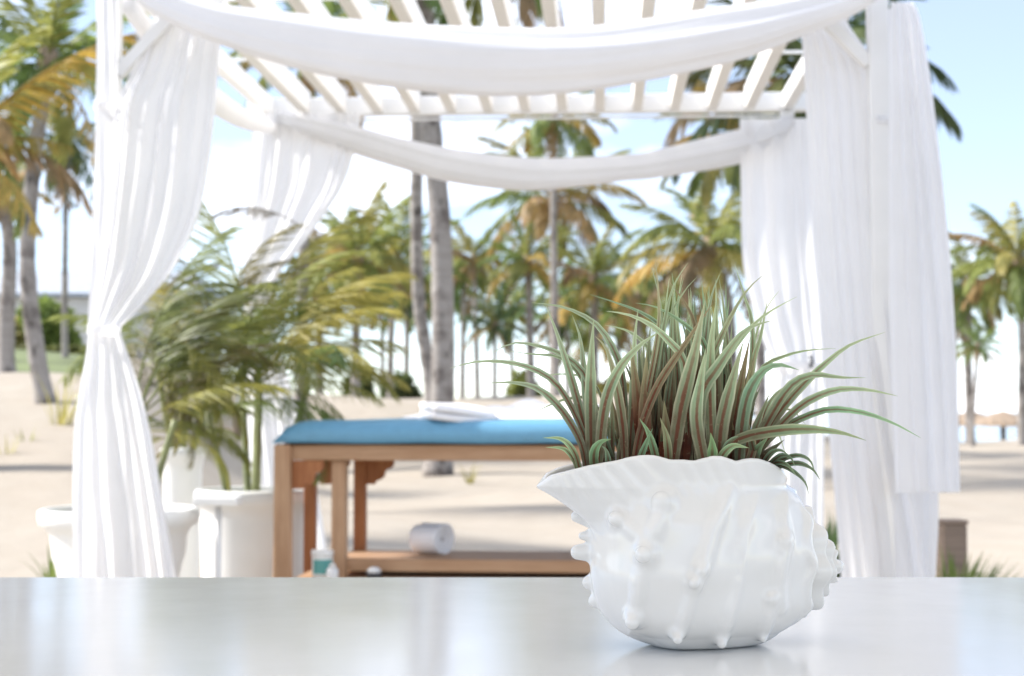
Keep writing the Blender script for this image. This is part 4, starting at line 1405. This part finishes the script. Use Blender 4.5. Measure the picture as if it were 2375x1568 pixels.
def surface_nets(Fv, org, h):
    nx, ny, nz = Fv.shape
    ins = Fv < 0
    s = np.zeros((nx - 1, ny - 1, nz - 1), np.int8)
    offs = [(i, j, k) for i in (0, 1) for j in (0, 1) for k in (0, 1)]
    for i, j, k in offs: s += ins[i:nx - 1 + i, j:ny - 1 + j, k:nz - 1 + k]
    act = (s > 0) & (s < 8)
    ci = np.argwhere(act)
    idx = -np.ones(act.shape, np.int64)
    idx[act] = np.arange(len(ci))
    acc = np.zeros((len(ci), 3)); cnt = np.zeros(len(ci))
    for a in offs:
        for ax in range(3):
            if a[ax]: continue
            b = list(a); b[ax] = 1
            fa = Fv[ci[:, 0] + a[0], ci[:, 1] + a[1], ci[:, 2] + a[2]]
            fb = Fv[ci[:, 0] + b[0], ci[:, 1] + b[1], ci[:, 2] + b[2]]
            m = (fa < 0) != (fb < 0)
            t = np.where(m, fa / np.where(m, fa - fb, 1), 0)
            p = np.tile(np.array(a, float), (len(ci), 1))
            p[:, ax] = t
            acc += p * m[:, None]; cnt += m
    V = (ci + acc / cnt[:, None]) * h + np.array(org)
    Q = []
    for ax in range(3):
        sl0 = [slice(1, -1)] * 3; sl1 = [slice(1, -1)] * 3
        sl0[ax] = slice(0, -1); sl1[ax] = slice(1, None)
        A, B = ins[tuple(sl0)], ins[tuple(sl1)]
        o1, o2 = (ax + 1) % 3, (ax + 2) % 3
        for flip, mm in ((False, A & ~B), (True, ~A & B)):
            e = np.argwhere(mm)
            g = e + 1
            g[:, ax] = e[:, ax]
            c = []
            for d1, d2 in ((-1, -1), (0, -1), (0, 0), (-1, 0)):
                x = g.copy(); x[:, o1] += d1; x[:, o2] += d2
                c.append(idx[x[:, 0], x[:, 1], x[:, 2]])
            q = np.stack(c, 1)
            Q.append(q[:, ::-1] if flip else q)
    return V, np.vstack(Q)


H_ = 0.0014
gx = np.arange(zx(40), zx(2130), H_); gy = np.arange(-0.122, 0.105, H_); gzv = np.arange(-0.004, zz(190), H_)
GX, GY, GZ = np.meshgrid(gx, gy, gzv, indexing='ij')
GX, GY, GZ = GX.astype(np.float32), GY.astype(np.float32), GZ.astype(np.float32)
D = f_body(GX, GY, GZ)
D = smin(D, f_lip(GX, GY, GZ), 0.012)


def front_y(px, py):
    """front surface of the smooth shell under a close-up position"""
    y = np.linspace(-0.1, 0.1, 400)
    X_, Z_ = np.full_like(y, zx(px)), np.full_like(y, zz(py))
    d = smin(f_body(X_, y, Z_), f_lip(X_, y, Z_), 0.012)
    i = np.argmax(d < 0)
    return float(y[i]) if d.min() < 0 else 0.0


def carve(Dg, pa, pb, ra, rb, k):
    """smooth-union a tapered capsule"""
    m = max(ra, rb) + 3 * k
    lo = np.minimum(pa, pb) - m; hi = np.maximum(pa, pb) + m
    i0, i1 = np.searchsorted(gx, [lo[0], hi[0]]); j0, j1 = np.searchsorted(gy, [lo[1], hi[1]]); k0, k1 = np.searchsorted(gzv, [lo[2], hi[2]])
    sl = (slice(i0, i1), slice(j0, j1), slice(k0, k1))
    P = np.stack([GX[sl], GY[sl], GZ[sl]], -1)
    ba = pb - pa
    t = np.clip(((P - pa) @ ba) / max(float(ba @ ba), 1e-9), 0, 1)
    d = np.linalg.norm(P - pa - t[..., None] * ba, axis=-1) - (ra + (rb - ra) * t)
    Dg[sl] = smin(Dg[sl], d, k)


def P3(px, py, out_=0.0): return np.array([zx(px), front_y(px, py) - out_, zz(py)])


def ridge(pts, r=0.0045, sink=0.002, k=0.006):
    """one smooth crest along a line of close-up positions, tapering at both ends"""
    P_ = [P3(*p, -sink) for p in catmull(pts, 14)]
    m = r + 3 * k
    lo, hi = np.min(P_, 0) - m, np.max(P_, 0) + m
    i0, i1 = np.searchsorted(gx, [lo[0], hi[0]]); j0, j1 = np.searchsorted(gy, [lo[1], hi[1]]); k0, k1 = np.searchsorted(gzv, [lo[2], hi[2]])
    sl = (slice(i0, i1), slice(j0, j1), slice(k0, k1))
    P = np.stack([GX[sl], GY[sl], GZ[sl]], -1)
    best = np.full(P.shape[:3], 1.0, np.float32)
    for q in range(14):
        pa, ba = P_[q], P_[q + 1] - P_[q]
        ra = r * (0.75 + 0.25 * math.sin(math.pi * q / 14))
        t = np.clip(((P - pa) @ ba) / max(float(ba @ ba), 1e-9), 0, 1)
        best = np.minimum(best, np.linalg.norm(P - pa - t[..., None] * ba, axis=-1) - ra)
    D[sl] = smin(D[sl], best, k)


def knob(px, py, r, out_, k=0.005, dx=0, dy=0):
    a = P3(px, py, -0.002)
    b = a + np.array([dx / KX, -out_, -dy / KX])
    carve(D, a, b, r * 1.05, r * 0.72, k)


ridge([(905, 490), (872, 570), (830, 660), (780, 770)], 0.0080, 0.0040, 0.007)
ridge([(770, 830), (738, 950), (728, 1060), (720, 1170)], 0.0060, 0.0035, 0.006)
ridge([(1285, 450), (1232, 560), (1192, 640), (1150, 780), (1100, 900)], 0.0070, 0.0036, 0.007)
ridge([(1062, 980), (1035, 1100), (1000, 1220), (970, 1290)], 0.0060, 0.0035, 0.006)
ridge([(640, 610), (700, 665), (760, 715)], 0.0055, 0.0035, 0.006)
ridge([(1620, 600), (1645, 740), (1615, 880), (1595, 1040), (1610, 1150)], 0.0060, 0.0046, 0.007)
ridge([(1400, 600), (1350, 760)], 0.0060, 0.0052, 0.006)
ridge([(1330, 980), (1290, 1130), (1250, 1300)], 0.0060, 0.0052, 0.006)
ridge([(1540, 1090), (1520, 1220), (1510, 1310)], 0.0060, 0.0046, 0.006)
knob(885, 500, 0.0115, 0.006, k=0.009, dx=-10, dy=-5)
knob(625, 605, 0.0098, 0.009, k=0.007, dx=-16, dy=0)
knob(785, 805, 0.0110, 0.010, k=0.008, dx=-26, dy=0)
knob(1105, 900, 0.0060, 0.004, k=0.008)
knob(1062, 975, 0.0070, 0.007, k=0.008, dx=-6, dy=-2)
knob(715, 1195, 0.0100, 0.008, k=0.008, dx=-14, dy=16)
knob(968, 1280, 0.0066, 0.009, k=0.007, dx=-2, dy=30)
knob(1242, 1325, 0.0068, 0.007, k=0.007, dx=0, dy=26)
knob(1508, 1325, 0.0045, 0.006, dx=2, dy=18)
knob(1640, 742, 0.0060, 0.003, k=0.008)
knob(1545, 1090, 0.0060, 0.003, k=0.008)
# lobes along the outer lip edge
for (x0, y0, x1, y1, r0, r1, yy) in ((470, 640, 392, 620, 0.0065, 0.0050, 0.0), (500, 735, 425, 735, 0.0055, 0.0035, -0.01), (530, 835, 400, 838, 0.0095, 0.0066, -0.005), (560, 880, 548, 905, 0.006, 0.0045, -0.028),
                                     (590, 1030, 470, 1028, 0.0085, 0.0062, 0.0), (610, 1120, 500, 1138, 0.0075, 0.0055, -0.006), (590, 960, 530, 965, 0.006, 0.004, -0.016)):
    carve(D, np.array([zx(x0), yy, zz(y0)]), np.array([zx(x1), yy, zz(y1)]), r0 * 1.2, r1 * 1.15, 0.006)
# hollow
cav = np.maximum(f_lip(GX, GY, GZ, 0.0055), zz(640) - GZ)
D = smax(D, -cav, 0.003)
D = smax(D, -(GZ - 0.0), 0.0015)
V, Q = surface_nets(D.astype(np.float64), (gx[0], gy[0], gzv[0]), H_)
me = bpy.data.meshes.new('shell_planter')
me.from_pydata(V.tolist(), [], Q.tolist())
me.polygons.foreach_set('use_smooth', [True] * len(me.polygons))
me.update()
shell = link('shell_planter', me, M['ceramic'], None, POT, scale=1.032)
sm = shell.modifiers.new('soften', 'SMOOTH'); sm.factor = 0.5; sm.iterations = 1
tag(shell, 'glossy white ceramic conch shell planter standing on the white table', 'planter')
del GX, GY, GZ, D, cav

# ------------------------------------------------------------------ the striped plant
plant = empty('striped_plant', (POT.x, POT.y, TZ + zz(560)))
tag(plant, 'spiky green plant with red striped strap leaves growing in the shell planter', 'plant')
PO = Vector(plant.location)
BR = random.Random(77)


def blade(pts, width, Yb, Yt, shade=(1, 1, 1), twist=None, segs=16, red=0.0):
    """pts: tip ... base in the close-up (x 1.1875 of the photo crop); width there too"""
    raw = [((x / 1.1875 + 1800) / 1.7247, (y / 1.1875 + 1000) / 1.7247) for x, y in pts][::-1]
    C = catmull(raw, segs)
    tw = BR.uniform(-0.4, 0.4) if twist is None else twist
    tw2 = tw + BR.uniform(-0.5, 0.5)
    wm = 0.9 * width / 2.048 * 1.57 / F
    P = []
    for i, (x, y) in enumerate(C):
        t = i / segs
        P.append(W(x, y, Yb + (Yt - Yb) * t ** 1.3))
    vs, fs, uv = [], [], []
    cols = [-1, -0.5, 0, 0.5, 1]
    for i in range(segs + 1):
        t = i / segs
        T = (P[min(i + 1, segs)] - P[max(i - 1, 0)]).normalized()
        view = (P[i] - Vector((0, 0, ZC))).normalized()
        S = T.cross(view)
        S = S.normalized() if S.length > 1e-4 else Vector((1, 0, 0))
        S = Matrix.Rotation(tw + (tw2 - tw) * t, 3, T) @ S
        Nn = S.cross(T).normalized()
        w = wm * 0.5 * (0.66 + 0.50 * math.sin(math.pi * min(1, t * 0.95 + 0.10))) 
        w *= min(1.0, (1 - t) / 0.42) ** 0.68 if t > 0.5 else 1
        w = max(w, 0.00045 if t < 0.99 else 0.00012)
        for c in cols:
            jag = 1 + (0.05 * BR.uniform(-1, 1) if abs(c) == 1 else 0)
            vs.append(P[i] + S * w * c * jag + Nn * (0.30 * w * (abs(c) - 0.4)) - PO)
            uv.append(((c + 1) / 2, t))
    n = 5
    for i in range(segs):
        for k in range(4): fs.append((i * n + k, i * n + k + 1, (i + 1) * n + k + 1, (i + 1) * n + k))
    o = link('leaf', mesh('leaf', vs, fs, True, uv), M['blade'], plant)
    k = BR.uniform(0.88, 1.12)
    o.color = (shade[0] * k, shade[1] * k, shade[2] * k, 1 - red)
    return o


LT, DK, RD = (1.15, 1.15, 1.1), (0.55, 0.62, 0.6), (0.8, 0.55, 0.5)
# inner filler first: a dense sheaf of upright leaves
for i in range(46):
    bx = BR.uniform(850, 1430)
    tx = bx + (bx - 1150) * BR.uniform(0.0, 0.3) + BR.gauss(0, 95)
    edge = abs(tx - 1150) / 270
    ty = min(980, BR.uniform(210, 520) + 190 * min(2.0, edge) ** 2)
    mx, my = bx + (tx - bx) * BR.uniform(0.1, 0.6), (1060 + ty) / 2
    blade([(tx, ty), (mx, my), (bx, 1070)], BR.uniform(26, 48), 1.60 + BR.uniform(-0.025, 0.04), 1.62 + BR.uniform(-0.05, 0.05), BR.choice([(0.7, 0.7, 0.7), (0.9, 0.85, 0.8), (1, 1, 1)]), BR.uniform(-0.8, 0.8), 12, BR.choice([0.3, 0.8, 0.9, 1.0]))
for i in range(30):
    bx = BR.uniform(880, 1420)
    tx = bx + (bx - 1150) * BR.uniform(0.0, 0.15) + BR.gauss(0, 55)
    ty = BR.uniform(430, 720)
    blade([(tx, ty), (bx + (tx - bx) * BR.uniform(0.2, 0.6), (1060 + ty) / 2), (bx, 1070)], BR.uniform(40, 62), 1.575 + BR.uniform(-0.008, 0.02), 1.58 + BR.uniform(-0.02, 0.03), BR.choice([(0.8, 0.7, 0.65), (1.1, 0.9, 0.8), (0.6, 0.5, 0.45)]), BR.uniform(-0.5, 0.5), 12, BR.choice([0.75, 0.9, 1.0]))
for i in range(14):
    bx = BR.uniform(690, 860)
    tx = bx - BR.uniform(-10, 120)
    ty = BR.uniform(560, 800)
    blade([(tx, ty), ((bx * 2 + tx) / 3, (1060 + ty) / 2), (bx, 1070)], BR.uniform(22, 36), 1.60 + BR.uniform(-0.02, 0.04), 1.61 + BR.uniform(-0.03, 0.05), BR.choice([RD, (0.8, 0.75, 0.7), (1, 1, 0.95)]), None, 10)
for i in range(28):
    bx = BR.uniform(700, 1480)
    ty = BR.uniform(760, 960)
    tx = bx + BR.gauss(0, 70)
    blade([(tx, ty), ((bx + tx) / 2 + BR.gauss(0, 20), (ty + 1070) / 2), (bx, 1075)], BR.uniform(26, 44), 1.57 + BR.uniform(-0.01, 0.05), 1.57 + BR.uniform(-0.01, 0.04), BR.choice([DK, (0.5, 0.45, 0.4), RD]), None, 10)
FR, BK = 1.548, 1.64
L_ = [
    ([(455, 262), (510, 400), (580, 620), (640, 860), (660, 1050)], 44, 1.58, 1.57, (1, 1, 1)),
    ([(580, 308), (620, 430), (640, 640), (660, 860), (672, 1050)], 42, 1.59, 1.60, (1, 1, 1)),
    ([(683, 326), (672, 500), (668, 720), (672, 1050)], 56, 1.57, 1.56, LT),
    ([(1000, 385), (900, 455), (800, 570), (735, 740), (700, 1050)], 54, 1.56, 1.53, LT),
    ([(0, 562), (130, 530), (300, 537), (450, 592), (545, 690), (640, 890), (660, 1050)], 30, 1.58, 1.55, (1, 1, 1)),
    ([(188, 632), (300, 630), (420, 660), (530, 760), (620, 910), (650, 1050)], 36, 1.57, 1.54, (1, 1, 1)),
    ([(203, 488), (300, 442), (430, 458), (560, 512), (650, 610), (690, 800), (700, 1050)], 30, 1.59, 1.58, (1, 1, 1)),
    ([(288, 482), (400, 496), (530, 515), (640, 650), (690, 1000)], 22, 1.61, 1.62, (0.9, 0.95, 0.9)),
    ([(388, 250), (540, 272), (680, 340), (760, 440), (812, 570), (830, 750), (840, 1050)], 34, 1.60, 1.58, (1, 1, 1)),
    ([(383, 780), (480, 735), (570, 705), (680, 720), (760, 900)], 16, 1.63, 1.66, (0.9, 0.95, 0.9)),
    ([(390, 603), (560, 590), (690, 640), (780, 900)], 14, 1.63, 1.66, (0.95, 1, 0.95)),
    ([(736, 357), (830, 378), (920, 440), (970, 560), (985, 1000)], 32, 1.61, 1.60, LT),
    ([(740, 290), (850, 308), (960, 360), (1060, 455), (1115, 560), (1140, 1000)], 40, 1.57, 1.55, LT),
    ([(662, 210), (800, 255), (920, 305), (1010, 400), (1060, 800)], 24, 1.63, 1.66, (0.8, 0.95, 0.9)),
    ([(880, 252), (970, 268), (1060, 315), (1150, 385), (1220, 490), (1270, 900)], 32, 1.60, 1.58, (0.85, 1, 0.95)),
    ([(894, 280), (876, 440), (872, 620), (850, 1050)], 40, 1.59, 1.58, LT),
    ([(690, 410), (745, 475), (790, 640), (822, 850), (830, 1050)], 44, 1.57, 1.59, (1, 0.85, 0.8)),
    ([(976, 50), (990, 200), (986, 400), (920, 760), (870, 1050)], 26, 1.58, 1.57, (1, 0.8, 0.75)),
    ([(958, 80), (1000, 260), (1010, 500), (960, 1000)], 20, 1.60, 1.60, (0.9, 0.9, 0.9)),
    ([(1130, 62), (1062, 170), (1020, 340), (950, 720), (900, 1050)], 28, 1.59, 1.58, (1, 1, 0.95)),
    ([(1172, 130), (1100, 215), (1005, 410), (940, 800), (920, 1050)], 26, 1.60, 1.59, (1, 1, 0.95)),
    ([(1212, 240), (1165, 470), (1095, 760), (1055, 1050)], 66, 1.555, 1.535, (1, 0.92, 0.88)),
    ([(1250, 250), (1130, 425), (985, 650), (905, 860), (870, 1050)], 38, 1.56, 1.56, RD),
    ([(1040, 148), (1130, 275), (1170, 420), (1170, 900)], 30, 1.60, 1.60, RD),
    ([(1290, 98), (1250, 195), (1222, 350), (1180, 800)], 26, 1.60, 1.59, (1, 1, 1)),
    ([(1262, 252), (1238, 480), (1236, 720), (1250, 1050)], 54, 1.56, 1.555, LT),
    ([(1352, 66), (1400, 225), (1435, 350), (1430, 600), (1380, 1000)], 30, 1.61, 1.62, LT),
    ([(1488, 118), (1400, 205), (1300, 385), (1205, 610), (1140, 900), (1130, 1050)], 34, 1.57, 1.555, (1, 0.9, 0.85)),
    ([(1648, 222), (1530, 285), (1430, 365), (1290, 540), (1200, 700), (1150, 1040)], 38, 1.58, 1.575, LT),
    ([(1530, 335), (1400, 385), (1270, 560), (1190, 710), (1185, 1050)], 60, 1.56, 1.54, LT),
    ([(1510, 230), (1472, 420), (1430, 580), (1380, 1050)], 38, 1.59, 1.60, (1, 1, 0.95)),
    ([(1562, 196), (1500, 285), (1440, 480), (1400, 1000)], 20, 1.63, 1.66, LT),
    ([(1216, 465), (1188, 640), (1172, 810), (1215, 1060)], 60, 1.545, 1.53, LT),
    ([(1395, 430), (1345, 600), (1292, 820), (1270, 1060)], 66, 1.555, 1.545, (1, 0.95, 0.9)),
    ([(1425, 415), (1385, 620), (1345, 860), (1330, 1060)], 46, 1.58, 1.58, RD),
    ([(1460, 450), (1420, 640), (1375, 860), (1360, 1060)], 40, 1.57, 1.58, (0.9, 0.7, 0.65)),
    ([(1658, 570), (1560, 545), (1480, 580), (1415, 690), (1385, 850), (1370, 1060)], 58, 1.555, 1.535, (0.8, 0.98, 0.95)),
    ([(1832, 468), (1700, 476), (1580, 506), (1475, 570), (1430, 760), (1400, 1000)], 26, 1.62, 1.64, (0.9, 0.95, 0.85)),
    ([(2068, 390), (1900, 450), (1780, 540), (1700, 615), (1565, 770), (1450, 960), (1430, 1060)], 44, 1.58, 1.56, LT),
    ([(1977, 607), (1850, 606), (1725, 594), (1625, 642), (1535, 770), (1450, 940), (1430, 1060)], 56, 1.57, 1.55, LT),
    ([(2127, 694), (1980, 664), (1840, 664), (1705, 715), (1600, 800), (1480, 940), (1450, 1060)], 38, 1.56, 1.54, LT),
    ([(2237, 893), (2100, 820), (1950, 770), (1800, 758), (1680, 795), (1560, 860), (1470, 960), (1440, 1060)], 32, 1.58, 1.56, (0.8, 0.98, 0.9)),
    ([(1977, 905), (1850, 866), (1680, 850), (1510, 864), (1360, 905), (1280, 1000), (1270, 1060)], 52, 1.55, 1.52, (0.95, 0.95, 0.85)),
    ([(1705, 1165), (1690, 1110), (1650, 1066), (1590, 1030), (1520, 1012), (1455, 1060)], 24, 1.585, 1.535, DK),
    ([(1592, 962), (1555, 870), (1500, 900), (1440, 1040)], 14, 1.62, 1.63, LT),
    ([(1680, 640), (1580, 660), (1500, 760), (1430, 1000)], 24, 1.63, 1.65, LT),
    ([(1690, 830), (1620, 760), (1540, 790), (1440, 1000)], 22, 1.63, 1.65, LT),
    ([(442, 892), (530, 898), (590, 960), (625, 1075)], 28, 1.555, 1.54, (0.9, 1, 0.85)),
    ([(455, 937), (540, 945), (590, 1000), (615, 1080)], 22, 1.56, 1.55, (0.9, 1, 0.85)),
    ([(765, 898), (712, 915), (684, 970), (690, 1075)], 44, 1.55, 1.54, (0.6, 0.8, 0.65)),
    ([(720, 930), (745, 960), (760, 1075)], 30, 1.55, 1.545, DK),
    ([(962, 848), (930, 920), (870, 1075)], 30, 1.55, 1.54, (0.6, 0.8, 0.7)),
    ([(900, 800), (950, 885), (1000, 1075)], 36, 1.55, 1.545, (0.7, 0.9, 0.75)),
    ([(998, 795), (1030, 900), (1042, 1075)], 38, 1.548, 1.54, (0.85, 0.75, 0.65)),
    ([(1238, 868), (1246, 940), (1240, 1080)], 50, 1.545, 1.54, (0.75, 0.95, 0.7)),
    ([(1420, 940), (1345, 930), (1292, 980), (1262, 1080)], 40, 1.548, 1.535, (0.8, 0.9, 0.75)),
    ([(1512, 888), (1455, 960), (1432, 1080)], 44, 1.55, 1.545, (0.7, 0.85, 0.75)),
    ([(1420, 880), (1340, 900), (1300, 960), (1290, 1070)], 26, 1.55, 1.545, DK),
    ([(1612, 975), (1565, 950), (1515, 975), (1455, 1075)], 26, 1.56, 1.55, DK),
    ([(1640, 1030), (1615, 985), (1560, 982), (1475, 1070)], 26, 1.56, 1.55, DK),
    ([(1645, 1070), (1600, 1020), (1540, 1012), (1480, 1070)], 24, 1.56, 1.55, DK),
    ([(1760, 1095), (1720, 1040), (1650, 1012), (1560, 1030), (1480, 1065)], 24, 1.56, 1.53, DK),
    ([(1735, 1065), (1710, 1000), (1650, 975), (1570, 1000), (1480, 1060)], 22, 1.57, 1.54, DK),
    ([(640, 880), (690, 860), (730, 900), (745, 1060)], 20, 1.60, 1.61, DK),
]
for i in range(26):
    tx = BR.uniform(1040, 1330)
    ty = BR.uniform(95, 250)
    bx = tx + BR.uniform(-90, 90)
    L_.append(([(tx, ty), ((tx * 2 + bx) / 3 + BR.uniform(-12, 12), ty + 180), (bx, 900)], BR.uniform(18, 28), 1.61 + BR.uniform(-.02, .03), 1.61 + BR.uniform(-.03, .05), BR.choice([LT, (0.9, 0.85, 0.8), (0.8, 0.95, 0.9)])))
for a in L_:
    a = list(a)
    if 1425 < a[0][-1][0] < 1520 and a[2] < 1.60: a[2] = 1.596
    blade(*a)
